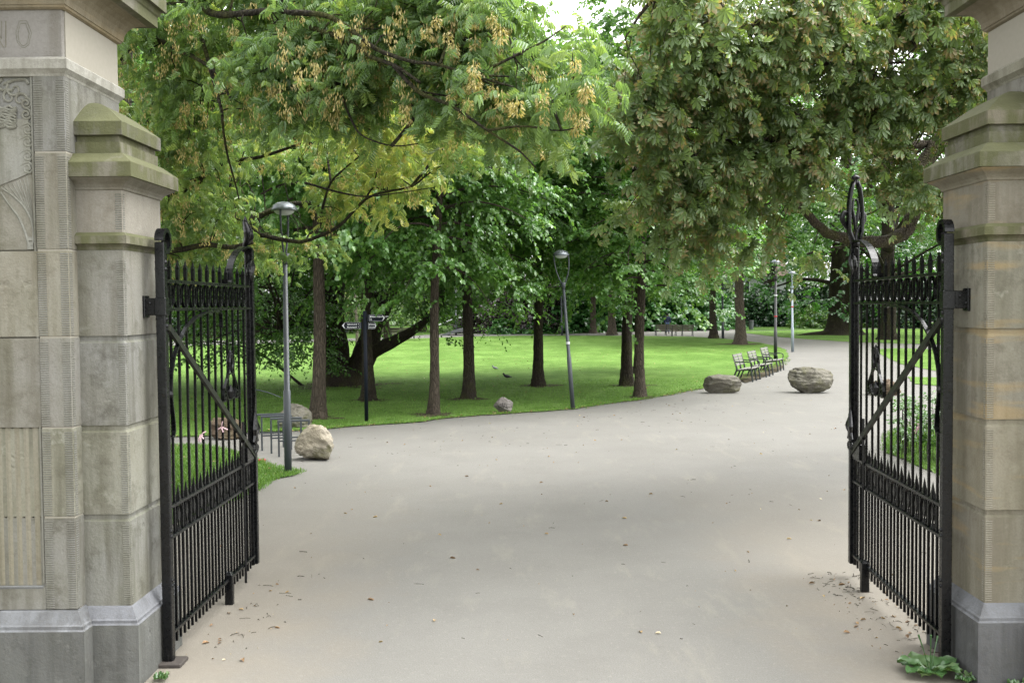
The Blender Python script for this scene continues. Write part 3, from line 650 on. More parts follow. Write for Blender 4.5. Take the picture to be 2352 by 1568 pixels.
# ------------------------------------------------------------------ lamps, signpost, racks, rocks, benches, bins, birds, person
def lamp(px, py, tpx, tpy, lab, mat, arms_rz=0.0, r0=.075, sticker=None):
    b = gp(px, py); t = at(tpx, tpy, b.y); H = t.z; lean = Vector((t.x-b.x, 0, 0))
    root = thing('street_lamp', lab, 'street lamp', b, 0, 'park lamps')
    def pos(z): return Vector((lean.x*z/H, 0, z))
    zc_ = H-.80
    MB().tube([pos(-.05), pos(1.3), pos(1.31), pos(zc_-.15)], [r0, r0, r0*.8, r0*.62], 14).build('pole', mat, root, True)
    MB().tube([pos(zc_-.16), pos(zc_-.1), pos(zc_)], [r0*.72, r0*.8, r0*1.35], 14).build('collar', mat, root, True)
    c, s_ = math.cos(arms_rz), math.sin(arms_rz)
    for sg in (-1, 1):
        pts = [pos(z) + Vector((c, s_, 0))*sg*o_ for z, o_ in ((zc_-.01,.05),(zc_+.12,.10),(zc_+.3,.155),(zc_+.5,.178),(zc_+.67,.176))]
        MB().tube(pts, .016, 8, smooth_pts=3).build('arm', mat, root, True)
    q = pos(H-.14)
    d = MB().lathe([(.2,0),(.205,.01),(.192,.045),(.165,.085),(.12,.118),(.06,.136),(.008,.14)], 24, q); d.build('lamp_shade', M['dome'], root, True)
    MB().lathe([(.16,-.002),(.15,-.02),(.115,-.05),(.06,-.068),(.01,-.072)], 20, q).build('lamp_bowl', M['bowl'], root, True)
    if sticker:
        for z, m in sticker:
            q = pos(z); MB().lathe([(r0*.9 if z > 1.3 else r0*1.04, 0), (r0*.9 if z > 1.3 else r0*1.04, .06)], 14, q).build('sticker', m, root)
    return root
k = NT('red_tape'); k.bsdf((.5, .05, .06), .5); M['red'] = k.m
lamp(662, 1088, 652.5, 463, 'tall grey lamp standing on the grass tip beside the tan boulder', M['lamp_grey'], math.radians(85), .058)
lamp(1316, 940, 1288, 574, 'leaning grey lamp with fork arms at the lawn edge', M['lamp_grey'], 0.0, .055, [(1.62, M['white'])])
lamp(1781, 826, 1782, 596, 'dark pole lamp behind the row of three benches', M['dark_paint'], math.radians(60), .08, [(2.9, M['white']), (1.95, M['red'])])
lamp(1820.5, 808, 1819, 622, 'pale grey lamp at the middle of the curving path', M['lamp_pale'], math.radians(70), .075, [(2.35, M['red'])])
lamp(1660.5, 777, 1658, 560, 'grey lamp between the two tree trunks by the path', M['lamp_grey'], 0, .1)
lamp(1291, 769.5, 1289, 640, 'thin far lamp before the dark shrubs beyond the lawn', M['lamp_grey'], 0, .09)
lamp(1047.5, 770, 1046, 640, 'far lamp beside the white bridge railing', M['lamp_grey'], 0, .09)

# signpost
b = gp(842, 969); root = thing('signpost', 'dark navy fingerpost with three pointed boards at the lawn edge', 'signpost', b)
tp = at(838, 714, b.y); ln = (tp.x-b.x)/tp.z
MB().tube([(0,0,-.05), (ln*tp.z,0,tp.z)], .043, 12).build('post', M['sign_navy'], root, True)
def text(par, body, size, loc, rot, align='LEFT'):
    cu = bpy.data.curves.new('lettering', 'FONT'); cu.body = body; cu.size = size; cu.extrude = .001; cu.align_x = align; cu.resolution_u = 2; cu.offset = .0012
    tmp = bpy.data.objects.new('lettering', cu); COL.objects.link(tmp); dg = bpy.context.evaluated_depsgraph_get()
    me = bpy.data.meshes.new_from_object(tmp.evaluated_get(dg)); bpy.data.objects.remove(tmp)
    me.materials.clear(); me.materials.append(M['white']); o = bpy.data.objects.new('lettering', me); COL.objects.link(o); o.parent = par; o.location = loc; o.rotation_euler = rot; return o
def board(z, length, hgt, dirx, rz, lines, icons):
    # board in its own x,z plane, front at -y, pointing along dirx
    bd = MB().prism([(dirx*x, zz) for x, zz in ((.06,-hgt/2),(length*.86,-hgt/2),(length,0),(length*.86,hgt/2),(.06,hgt/2))], -.012, .012).build('sign_board', M['sign_navy'], root)
    bd.location = (ln*z, -.03*abs(math.cos(rz)), z); bd.rotation_euler = (0, 0, rz)
    fr = MB(); h = hgt/2-.008; pts = [(.105,-h),(length*.855,-h),(length*.975,0),(length*.855,h),(.105,h),(.105,-h)]
    for i in range(5):
        a, c = pts[i], pts[i+1]; fr.bar((dirx*a[0], -.0145, a[1]), (dirx*c[0], -.0145, c[1]), .003, .0045, up=(0,1,0))
    fr.prism([(dirx*x, zz) for x, zz in ((length*.855,-h),(length*.975,0),(length*.855,h),(length*.905,0))], -.0165, -.012)
    fr.build('board_border', M['white'], bd)
    for j, ln_ in enumerate(lines):
        x = .165 if dirx > 0 else -.175
        text(bd, ln_, .042, (x, -.0165, hgt/2-.062-.06*j), (math.pi/2, 0, 0), 'LEFT' if dirx > 0 else 'RIGHT')
    ic = MB()
    for j, kd in enumerate(icons):
        cx_ = dirx*.138; cz_ = hgt/2-.048-.06*j
        if kd == 'box': ic.box(cx_-.017, cx_+.017, -.0165, -.013, cz_-.017, cz_+.017)
        elif kd == 'frame':
            for a in (-1, 1): ic.box(cx_+a*.017-.002, cx_+a*.017+.002, -.0165, -.013, cz_-.019, cz_+.019); ic.box(cx_-.019, cx_+.019, -.0165, -.013, cz_+a*.017-.002, cz_+a*.017+.002)
            ic.box(cx_-.012, cx_+.012, -.0165, -.013, cz_-.004, cz_+.004)
        else:
            ic.lathe([(.006,0),(.006,.003)], 8, (0,0,0)); ic.v[-16:] = [(cx_-.004+p[0], -.0165+p[2], cz_+.012+p[1]) for p in ic.v[-16:]]
            ic.bar((cx_-.006, -.015, cz_+.008), (cx_+.002, -.015, cz_-.008), .004, .012, up=(0,1,0)); ic.bar((cx_, -.015, cz_-.006), (cx_+.014, -.015, cz_-.016), .004, .006, up=(0,1,0))
    ic.build('pictogram', M['white'], bd); return bd
sc_ = b.y/FPX
board(at(870, 730, b.y).z, 48*sc_, 16.0*sc_, 1, math.radians(-3), ['Metro Dijkzicht / WC'], ['box', 'frame'])
board(at(805, 747.5, b.y).z, 53*sc_, 15.5*sc_, -1, math.radians(5), ['Schoonoord', 'Museumpark'], ['man', 'man'])
board(at(847, 748, b.y).z-.005, 40*sc_, 16*sc_, 1, math.radians(60), ['Parkstraat', 'Euromast'], ['box', 'frame'])

# bike racks
for i, (px, py, lab) in enumerate(((641, 1048.5, 'grey bike rack frame nearest the tall lamp'), (623.7, 1041, 'second grey bike rack frame from the tall lamp'),
                                   (602, 1034.6, 'third grey bike rack frame, half behind the gate edge'), (585, 1029, 'farthest grey bike rack frame behind the gate edge'))):
    p = gp(px, py); root = thing('bike_rack', lab, 'bike rack', p, math.radians(14), 'grey bike rack frames')
    Lr = .52; f = MB(); f.bbox(-.016,.016,-.028,.028,-.05,.60,.003); f.bbox(Lr-.016,Lr+.016,-.028,.028,-.05,.60,.003)
    f.build('upright', M['lamp_grey'], root); MB().bbox(-.016,Lr+.016,-.028,.028,.60,.634,.003).build('top_bar', M['lamp_grey'], root); MB().bbox(.016,Lr-.016,-.014,.014,.26,.285,.003).build('cross_bar', M['lamp_grey'], root)

# boulders
def boulder(px, py, wpx, hpx, lab, mat, seed, prof=None, dep=.75, flat=0.0, rz=0.0, cuts=11):
    b = gp(px, py); Wm, Hm = wpx*b.y/FPX, hpx*b.y/FPX
    r_ = np.random.default_rng(seed); bm = bmesh.new(); bmesh.ops.create_icosphere(bm, subdivisions=5, radius=1.0)
    v = np.array([x.co[:] for x in bm.verts]); n = unit(v)
    # facet: clip the ball by random planes so that it has broken faces, then roughen
    for i in range(cuts):
        d = unit(r_.normal(size=3)*np.array([1,1,.8])); h = r_.uniform(.62, .9); dd = v@d; ov = np.maximum(dd-h, 0); v -= ov[:,None]*d*.95
    def fbm(p, sc, oct_=4):
        s_ = np.zeros(len(p)); a = 1.0
        for o_ in range(oct_):
            kx = r_.normal(size=(5,3))*sc*(2**o_); ph = r_.uniform(0, 6.28, 5); s_ += a*np.sin(p@kx.T+ph).mean(1); a *= .55
        return s_
    v += n*fbm(n, 2.0)[:,None]*.13; v += n*np.abs(fbm(n, 4.0, 3))[:,None]*-.06; v += n*fbm(n, 14.0, 3)[:,None]*.035; v += n*r_.normal(size=(len(v),1))*.006
    if prof:                                     # outline: half widths left/right against height 0..1
        lo, hi = v[:,2].min(), v[:,2].max(); zz = (v[:,2]-lo)/(hi-lo); nb = 22; bi = np.clip((zz*nb).astype(int), 0, nb-1); zc_ = (np.arange(nb)+.5)/nb
        v[:,0] -= (v[:,0].max()+v[:,0].min())/2
        eL = np.array([max(.08, -v[bi == b_][:,0].min()) if (bi == b_).any() else .3 for b_ in range(nb)]); eR = np.array([max(.08, v[bi == b_][:,0].max()) if (bi == b_).any() else .3 for b_ in range(nb)])
        zs_, ls, rs = zip(*prof); L_ = np.interp(zz, zs_, ls); R_ = np.interp(zz, zs_, rs)
        kL = L_/np.interp(zz, zc_, eL); kR = R_/np.interp(zz, zc_, eR); v[:,0] *= np.where(v[:,0] < 0, kL, kR); v[:,1] *= np.clip((kL+kR)/2, .6, 1.8)
    lo, hi = v.min(0), v.max(0); v = (v-(lo+hi)/2)/((hi-lo)/2)
    v *= np.array([Wm/2, Wm/2*dep, Hm/2*1.06]); v[:,2] += Hm/2*.98
    if flat: v[:,2] = np.where(v[:,2] < flat*Hm, flat*Hm-(flat*Hm-v[:,2])*.4, v[:,2])
    for x, c in zip(bm.verts, v): x.co = c
    me = bpy.data.meshes.new('boulder'); bm.to_mesh(me); bm.free(); me.materials.append(mat); me.polygons.foreach_set('use_smooth', [True]*len(me.polygons))
    o = bpy.data.objects.new('boulder', me); COL.objects.link(o); o.location = (b.x, b.y+Wm*dep*.35, 0); o.rotation_euler = (0,0,rz); return tag(o, lab, 'boulder', 'boulders along the path'), Wm, Hm
boulder(718, 1058, 95, 82, 'pale tan boulder with a mossy flank beside the tall lamp', M['rock_tan'], 5, [(0,.62,.62),(.12,.95,.84),(.35,.98,.98),(.6,.80,.97),(.8,.55,.75),(1,.25,.42)], .8)
boulder(671, 984, 82, 56, 'large dark mossy boulder on the lawn behind the bike racks', M['rock_grey'], 11, [(0,.9,.9),(.3,1,1),(.6,.8,.95),(.85,.45,.7),(1,.2,.35)], .8)
rk, Wm, Hm = boulder(1156, 949, 46, 37, 'small split rock with scratched letters on the lawn edge', M['rock_purple'], 23, [(0,.35,.7),(.15,.5,.85),(.45,1,.95),(.62,.85,1),(.78,.6,.8),(.86,.5,.45),(1,.12,.12)], .5, cuts=12)
boulder(1663, 903.5, 88, 43, 'low block shaped boulder before the three benches', M['rock_grey'], 31, [(0,.68,.7),(.15,.9,.9),(.45,1,1),(.75,.93,.9),(.92,.75,.72),(1,.4,.45)], .6)
boulder(1869, 903.5, 103, 59, 'largest boulder, alone in the middle of the path', M['rock_grey'], 42, [(0,.35,.45),(.1,.55,.68),(.25,.82,.9),(.5,1,1),(.7,.99,.98),(.85,.9,.86),(.94,.72,.55),(1,.45,-.1)], .65)
boulder(515, 1010, 78, 50, 'rusty brown boulder seen between the bars of the left gate', M['rock_brown'], 57, [(0,.8,.8),(.3,.95,1),(.7,1,.9),(1,.8,.6)], .7)
boulder(2036, 908, 75, 36, 'mossy boulder seen between the bars of the lyre crest gate', M['rock_brown'], 63, [(0,.9,.9),(.3,1,1),(.7,.85,.8),(1,.5,.4)], .7)
from mathutils.bvhtree import BVHTree
bv = BVHTree.FromPolygons([v.co.copy() for v in rk.data.vertices], [tuple(p.vertices) for p in rk.data.polygons])
lm = MB()                                        # scratched letters on the face of the small rock
for (x0, z0, x1, z1) in ((-.52,.55,-.40,.30),(-.40,.42,-.30,.62),(-.30,.62,-.22,.36),(-.20,.36,-.08,.66),(-.08,.66,-.03,.34),(-.16,.47,-.03,.47),(.02,.32,.12,.62),(.06,.60,.36,.50),(.06,.46,.22,.42),(.36,.52,.22,.18),(.30,.38,.50,.32)):
    pts = []
    for t_ in np.linspace(0, 1, 6):
        h_ = bv.ray_cast(Vector(((x0+(x1-x0)*t_)*Wm*.5, -2, (z0+(z1-z0)*t_)*Hm)), Vector((0, 1, 0)))
        if h_[0] is not None: pts.append(h_[0])
    if len(pts) > 1: lm.tube(pts, .0085, 4)
k = NT('scratch'); k.bsdf((.05, .045, .042), .9); lm.build('scratched_letters', k.m, rk)

# benches
def bench(name, loc, rz, lab, wood, iron, L, group):
    root = thing(name, lab, 'bench', loc, rz, group)     # local: long axis x, front towards -y, origin under the middle
    sl = MB()
    for i in range(5): y = -.24+i*.098; sl.bbox(-L/2, L/2, y-.04, y+.04, .425-.012*i, .455-.012*i, .006)
    sl.build('seat', wood, root)
    bk = MB()
    for i in range(4):
        z = .52+i*.098; y = .235+(z-.4)*.26
        bk.add([(-L/2,y-.012,z),(L/2,y-.012,z),(L/2,y+.012,z-.006),(-L/2,y+.012,z-.006),(-L/2,y+.012,z+.078),(L/2,y+.012,z+.078),(L/2,y+.034,z+.072),(-L/2,y+.034,z+.072)],[(0,1,2,3),(4,5,6,7),(0,1,5,4),(1,2,6,5),(2,3,7,6),(3,0,4,7)])
    bk.build('backrest', wood, root)
    for sx in (-L/2+.06, 0, L/2-.06):
        fr = MB()
        fr.tube([(sx,.40,-.02),(sx,.345,.12),(sx,.27,.30),(sx,.235,.42),(sx,.29,.62),(sx,.375,.90)], [.028,.026,.03,.032,.026,.022], 6, smooth_pts=3)
        fr.tube([(sx,-.29,-.02),(sx,-.275,.14),(sx,-.25,.30),(sx,-.22,.40)], [.03,.026,.028,.03], 6, smooth_pts=3)
        fr.tube([(sx,-.26,.405),(sx,0,.385),(sx,.25,.36)], .024, 6)
        if sx:
            fr.tube([(sx,.31,.66),(sx,.12,.645),(sx,-.10,.655),(sx,-.23,.63),(sx,-.265,.56),(sx,-.24,.43)], .021, 6, smooth_pts=3)
        fr.build('end_frame' if sx else 'middle_frame', iron, root)
    return root
pr = Vector((.9, -.42, 0)).normalized(); rz = math.atan2(pr.y, pr.x)+math.pi/2
for (px, py), lab in zip(((1717.5, 873.5), (1749, 863.5), (1776, 851.5)), ('weathered slatted bench nearest the low block shaped boulder', 'middle one of the three weathered benches by the lawn edge', 'weathered bench in front of the dark pole lamp')):
    p = gp(px, py); bench('park_bench', p - pr*.0, rz, lab, M['bench_wood'], M['bench_iron'], 1.3, 'three benches by the path')
for px, py, lab, r2 in ((1529, 770, 'far brown bench seen from behind in front of the walking person', 180), (1567, 771.5, 'far brown bench seen from behind, nearest the two path trunks', 178)):
    p = gp(px, py); bench('park_bench', p, math.radians(r2), lab, M['bench_brown'], M['bench_iron'], 1.75, 'far benches on the other side of the lawn')
for px, py, lab, r2 in ((1677, 753.5, 'bench facing the path in the dark hedge behind the thick trunk', 0), (867, 779, 'far bench between the stems of the forked tree', 180), (925, 778, 'far bench right of the low slanting limb of the forked tree', 180)):
    p = gp(px, py); bench('park_bench', p, math.radians(r2), lab, M['bench_brown'], M['bench_iron'], 1.9, 'far benches on the other side of the lawn')

# litter bins
for px, py, lab in ((1607.5, 753, 'grey litter bin right of the fresh green shrubs'), (1725.5, 757, 'grey litter bin right of the thick trunk by the hedge')):
    p = gp(px, py); root = thing('litter_bin', lab, 'litter bin', p, 0, 'grey litter bins')
    MB().lathe([(.21,-.02),(.215,.02),(.235,.5),(.245,.78),(.25,.80),(.235,.80)], 16).build('bin_body', M['bin'], root, True)
    MB().lathe([(.25,.80),(.262,.81),(.262,.86),(.20,.90),(.17,.90)], 16).build('rim', M['dark_paint'], root, True)

# bridge with arched railing
bl = at(1003, 770, 86); root = thing('footbridge', 'white footbridge with an arched railing beyond the lawn', 'footbridge', (bl.x, 86, 0))
def zb(x): return .32+.75*math.sin(min(max(x/2.6, 0), 1)*math.pi/2)
dk = MB(); n = 24
for i in range(n):
    x0, x1 = -.3+i*2.8/n, -.3+(i+1)*2.8/n; z0, z1 = zb(x0)-.45, zb(x1)-.45
    dk.add([(x0,0,z0),(x1,0,z1),(x1,2.4,z1),(x0,2.4,z0),(x0,0,z0-.25),(x1,0,z1-.25),(x1,2.4,z1-.25),(x0,2.4,z0-.25)],[(0,1,2,3),(7,6,5,4),(0,4,5,1),(3,2,6,7)])
dk.build('deck', M['bin'], root)
for y in (0.05, 2.35):
    h = MB(); h.tube([(x, y, zb(x)+.52) for x in np.linspace(-.2, 2.2, 12)], .045, 8); h.build('handrail', M['white'], root)
    q = MB()
    for x in np.arange(0, 2.3, .36): q.box(x-.018, x+.018, y-.018, y+.018, zb(x)-.45, zb(x)+.5)
    q.build('balusters', M['dark_paint'], root)

# far pale house behind the trees
root = thing('house', 'pale grey house half hidden behind the trees and hedge', 'house', (27, 128, 0)); k = NT('render_wall'); k.bsdf(k.mix(k.noise(k.obj(), 2, 3), (.36, .38, .38), (.45, .47, .47)), .9)
MB().box(-7, 7, 0, 9, 0, 6).build('wall', k.m, root)
k = NT('roof_tiles'); k.bsdf(k.mix(k.noise(k.obj(), 8, 3), (.08, .05, .04), (.14, .09, .07)), .9)
MB().add([(-7.4,-.4,6),(7.4,-.4,6),(7.4,9.4,6),(-7.4,9.4,6),(-7.4,4.5,9),(7.4,4.5,9)],[(0,1,5,4),(2,3,4,5),(0,4,3),(1,2,5),(3,2,1,0)]).build('roof', k.m, root)
k = NT('window_glass'); k.bsdf((.02, .025, .03), .08, spec=.6); gl = k.m
for x in np.arange(-5, 6, 3.3):
    for z in (1.2, 3.8):
        fr = MB(); fr.box(x-.75, x+.75, -.05, .02, z, z+1.7); o = fr.build('window', M['white'], root); MB().box(x-.66, x+.66, -.07, .0, z+.08, z+1.62).build('pane', gl, o)

# birds
def bird(px, py, lab, kind, ca, cb, rz, s):
    p = gp(px, py); root = thing(kind, lab, 'bird', p, rz)
    k = NT(kind+'_plumage'); v = k.obj(); k.bsdf(k.mix(k.noise(v, 25, 3), ca, cb), .6); m = k.m
    B = MB(); B.tube([(-.20,0,.09),(-.13,0,.105),(-.06,0,.12),(.02,0,.135),(.08,0,.15),(.12,0,.185),(.135,0,.225),(.15,0,.245),(.17,0,.235),(.20,0,.225)], [.012,.03,.055,.068,.06,.042,.034,.034,.022,.004], 10, smooth_pts=2)
    B.build('body', m, root, True)
    for sg in (-1, 1):
        MB().tube([(.08,sg*.045,.15),(0,sg*.062,.14),(-.10,sg*.05,.115),(-.2,sg*.02,.09)], [.01,.04,.032,.006], 8, flat=.35, smooth_pts=2).build('wing', m, root, True)
        MB().tube([(0,sg*.02,.09),(.01,sg*.022,.04),(.005,sg*.022,0),(.04,sg*.025,.003)], .006, 5).build('leg', M['dark_paint'], root)
    root.scale = (s,)*3
bird(1165, 871, 'black crow standing on the shaded lawn', 'crow', (.01,.01,.012), (.02,.02,.024), math.radians(-170), .85)
bird(1137.5, 850, 'grey pigeon on the lawn beyond the crow', 'pigeon', (.14,.15,.17), (.24,.25,.27), math.radians(160), .72)

# walking person seen from behind
def skinned(name, verts, edges, radii, mat, par, root_i=0, sub=2):
    me = bpy.data.meshes.new(name); me.from_pydata(verts, edges, []); o = bpy.data.objects.new(name, me); COL.objects.link(o); o.parent = par
    md = o.modifiers.new('skin', 'SKIN'); md.use_smooth_shade = True
    for i, sv in enumerate(me.skin_vertices[0].data): sv.radius = (radii[i] if hasattr(radii[i], '__len__') else (radii[i],)*2); sv.use_root = (i == root_i)
    s2 = o.modifiers.new('subdiv', 'SUBSURF'); s2.levels = sub; s2.render_levels = sub; me.materials.append(mat); return o
p = at(1533, 760, 86); root = thing('person', 'person in a dark blue jacket and jeans walking away along the far path', 'person', (p.x, 86, 0), 0)
k = NT('skin'); k.bsdf((.16, .09, .06), .55); skm = k.m
k = NT('navy_jacket'); k.bsdf(k.mix(k.noise(k.obj(), 14, 3), (.012, .02, .06), (.022, .034, .095)), .75); jk = k.m
k = NT('jeans'); k.bsdf(k.mix(k.noise(k.obj(), 30, 3), (.05, .09, .17), (.08, .13, .22)), .8); jn = k.m
k = NT('dark_hair'); k.bsdf((.012, .01, .009), .6); hr = k.m
V = [(0,0,.96),(0,0,1.15),(0,0,1.38),(0,.01,1.47),(0,.02,1.53),(0,.03,1.62),(0,.03,1.71),
     (-.18,0,1.42),(-.25,-.02,1.15),(-.22,.08,.93),(-.21,.12,.84),(.18,0,1.42),(.25,-.02,1.15),(.24,-.06,.92),(.235,-.04,.83),
     (-.09,0,.92),(-.10,.10,.52),(-.10,.02,.10),(-.10,.14,.03),(.09,0,.92),(.10,-.02,.50),(.10,-.18,.14),(.10,-.10,.03)]
E = [(0,1),(1,2),(2,3),(3,4),(4,5),(5,6),(2,7),(7,8),(8,9),(9,10),(2,11),(11,12),(12,13),(13,14),(0,15),(15,16),(16,17),(17,18),(0,19),(19,20),(20,21),(21,22)]
R_ = [(.15,.11),(.15,.11),(.17,.11),(.08,.07),(.055,.055),(.075,.09),(.06,.07),.06,.048,.036,.04,.06,.048,.036,.04,.085,.062,.045,.04,.085,.062,.045,.04]
body = skinned('person_body', V, E, R_, skm, root)
skinned('jacket', [(0,0,.92),(0,0,1.15),(0,0,1.40),(0,.01,1.48),(-.19,0,1.43),(-.262,-.02,1.15),(-.23,.08,.93),(.19,0,1.43),(.262,-.02,1.15),(.25,-.06,.93)],
        [(0,1),(1,2),(2,3),(2,4),(4,5),(5,6),(2,7),(7,8),(8,9)], [(.19,.14),(.185,.14),(.20,.14),(.09,.085),.08,.066,.054,.08,.066,.054], jk, root)
skinned('trousers', [(0,0,.98),(-.09,0,.92),(-.10,.10,.52),(-.10,.03,.09),(.09,0,.92),(.10,-.02,.50),(.10,-.17,.13)], [(0,1),(1,2),(2,3),(0,4),(4,5),(5,6)], [(.165,.12),.10,.08,.068,.10,.08,.068], jn, root)
skinned('hair', [(0,.01,1.58),(0,.01,1.67),(0,.03,1.74)], [(0,1),(1,2)], [(.075,.085),(.088,.10),(.06,.07)], hr, root)
for x, y in ((-.10,.08),(.10,-.16)): MB().tube([(x,y-.08,.04+.05*(y<0)),(x,y,.045),(x,y+.13,.03)], [.04,.05,.035], 8, flat=.8).build('shoe', M['dark_paint'], root, True)
# ------------------------------------------------------------------ foliage
def quadleaf(L=1.0, W=.55, fold=.12, bend=.1):   # 2 quads folded on the midrib; x along, y across, z normal
    v = [(0,0,0),(L,0,-bend),(.3*L,.5*W,fold*W),(.72*L,.36*W,fold*W-bend*.5),(.3*L,-.5*W,fold*W),(.72*L,-.36*W,fold*W-bend*.5)]
    return np.array(v), [(0,1,3,2),(0,4,5,1)], np.array([0.,.9,.55,.8,.55,.8])
def diamond(L=1.0, W=.6):
    return np.array([(0,0,0),(.45*L,.5*W,.08),(L,0,-.06),(.45*L,-.5*W,.08)]), [(0,3,2,1)], np.zeros(4)
def combine(parts):
    V, F, E, b = [], [], [], 0
    for v, f, e in parts: V.append(v); F += [tuple(i+b for i in q) for q in f]; E.append(e); b += len(v)
    return np.concatenate(V), F, np.concatenate(E)
def place(t, pos, dirx, up=(0,0,1), s=1.0):
    v, f, e = t; d = unit(np.array(dirx, float)); u = np.array(up, float); b = unit(np.cross(u, d)); n = np.cross(d, b)
    return v[:,:1]*d*s + v[:,1:2]*b*s + v[:,2:]*n*s + np.array(pos), f, e
def pinnate():
    ps = []
    lf = quadleaf(.115, .048, .1, .1)
    for i in range(5):
        x = .05+i*.05; z = -.9*x*x
        if i < 4 or True:
            for sg in (-1, 1):
                if i == 4: break
                ps.append(place(lf, (x,0,z), (.62, sg*.75, -.22-.25*x), s=1-.05*i))
    ps.append(place(lf, (.235,0,-.05), (1,0,-.6)))
    ps.append((np.array([(0,-.002,0),(0,.002,0),(.24,.001,-.052),(.24,-.001,-.052)]), [(0,1,2,3)], np.zeros(4)))
    return combine(ps)
def palmate():
    ps = []
    def leaflet(L):
        W = L*.36
        v = np.array([(0,0,0),(.3*L,.2*W,.01),(.68*L,.5*W,.0),(L,0,-.12*L),(.68*L,-.5*W,.0),(.3*L,-.2*W,.01)])
        # midrib quads
        return v, [(0,3,2,1),(0,5,4,3)], np.array([0,.3,.85,1.0,.85,.3])
    for a, L in ((0,.21),(42,.195),(-42,.195),(82,.16),(-82,.16),(125,.11),(-125,.11)):
        r = math.radians(a); ps.append(place(leaflet(L), (0,0,0), (math.cos(r), math.sin(r), -.55)))
    return combine(ps)
def leaves(name, P, D, N, S, tmpl, mat, parent, rng, tint=None, solid=False):
    tv, tf, te = tmpl; n = len(P); m = len(tv)
    D = unit(D); B = unit(np.cross(N, D)); N = np.cross(D, B); S = np.broadcast_to(np.asarray(S, float), (n,))[:,None,None]
    V = P[:,None,:] + S*(tv[None,:,0:1]*D[:,None,:] + tv[None,:,1:2]*B[:,None,:] + tv[None,:,2:3]*N[:,None,:])
    me = bpy.data.meshes.new(name); me.vertices.add(n*m); me.vertices.foreach_set('co', V.reshape(-1).astype(np.float32))
    ls = np.array([len(f) for f in tf]); fl = np.concatenate([np.array(f) for f in tf])
    idx = (np.arange(n)[:,None]*m + fl[None,:]).reshape(-1)
    lt = np.tile(ls, n); st = np.concatenate([[0], np.cumsum(lt)[:-1]])
    me.loops.add(len(idx)); me.loops.foreach_set('vertex_index', idx.astype(np.int32))
    me.polygons.add(len(lt)); me.polygons.foreach_set('loop_start', st.astype(np.int32)); me.polygons.foreach_set('loop_total', lt.astype(np.int32))
    me.update(calc_edges=True)
    if tint is None: tint = rng.beta(2.2, 2.2, n)
    a = me.attributes.new('tint', 'FLOAT', 'POINT'); a.data.foreach_set('value', np.repeat(tint, m).astype(np.float32))
    if te.any():
        a = me.attributes.new('edge', 'FLOAT', 'POINT'); a.data.foreach_set('value', np.tile(te, n).astype(np.float32))
    me.materials.append(mat); o = bpy.data.objects.new(name, me); COL.objects.link(o)
    if parent: o.parent = parent
    return o
UP = np.array([0, 0, 1.0])
def sprays(C, O, nt, nl, length, droop, rng, spread=.75, hang=.35, flatn=.8, nj=.38, dj=.25):
    m = len(C)
    d = unit(O[:,None,:] + spread*rng.normal(size=(m,nt,3))*np.array([1,1,.45]))
    L = length*rng.uniform(.55, 1.15, (m,nt,1,1)); t = (np.linspace(.12, 1, nl)[None,None,:,None] + rng.uniform(-.04,.04,(m,nt,nl,1)))
    P = C[:,None,None,:] + d[:,:,None,:]*L*t - UP*droop*L*t*t
    T = unit(np.broadcast_to(d[:,:,None,:], P.shape) - UP*2*droop*t)
    sd = unit(np.cross(T, UP)+1e-6); alt = np.where(np.arange(nl)%2, 1., -1.)[None,None,:,None]
    D = T*.55 + sd*alt*.75 - UP*hang + rng.normal(size=P.shape)*dj
    N = UP*flatn + O[:,None,None,:]*.45 + rng.normal(size=P.shape)*nj
    tt = np.broadcast_to(rng.beta(2,2,(m,1,1)), P.shape[:3])*.42 + rng.random(P.shape[:3])*.58
    return P.reshape(-1,3), D.reshape(-1,3), N.reshape(-1,3), tt.reshape(-1)
LINDEN = quadleaf(1.0, .92, .12, .14); OVAL = quadleaf(1.0, .62, .12, .1); FAR = diamond(1.0, .7)
PIN, PALM = pinnate(), palmate()

def trunk_mb(mb, H, r, lean=(0,0), seed=0, flare=1.7, n=14, wob=.05, base=(0,0)):
    r_ = random.Random(seed); hs = [-.1, .05, .25, .6, 1.2, 2.0, 3.0, 4.2, 5.5, 7.0, H]; hs = [h for h in hs if h < H] + [H]
    ph = [r_.uniform(0, 6.28) for _ in range(5)]
    pts, rad = [], []
    for h in hs:
        pts.append((base[0]+lean[0]*h+wob*math.sin(h*.9+ph[0])*min(h,2)/2, base[1]+lean[1]*h+wob*math.sin(h*.7+ph[1])*min(h,2)/2, h))
        rad.append(r*(1+(flare-1)*math.exp(-max(h,0)/.35))*(1-.62*(max(h,0)/H)**1.2))
    k1 = r_.uniform(0, 6.28)
    def jit(i, k_): return 1+.07*math.sin(k_*2*math.pi/n*3+k1+i*.22)+.035*math.sin(k_*2.1+i*1.3+ph[2])+.025*math.sin(k_*4.7+i*2.7)+(.16*math.sin(k_*2*math.pi/n*5+ph[3])*math.exp(-i/7) if flare > 1.3 else 0)
    mb.tube(pts, rad, n, smooth_pts=5, jit=jit)
    return [Vector(p) for p in pts]
def limb(mb, pts, r0, r1, n=7, sm=4, seed=0):
    r_ = random.Random(seed); m = len(pts)
    mb.tube(pts, [r0+(r1-r0)*(i/(m-1))**.8 for i in range(m)], n, smooth_pts=sm, jit=lambda i, k_: 1+.10*math.sin(i*1.1+k_*1.9+seed)+.06*math.sin(i*2.3+k_*.7))

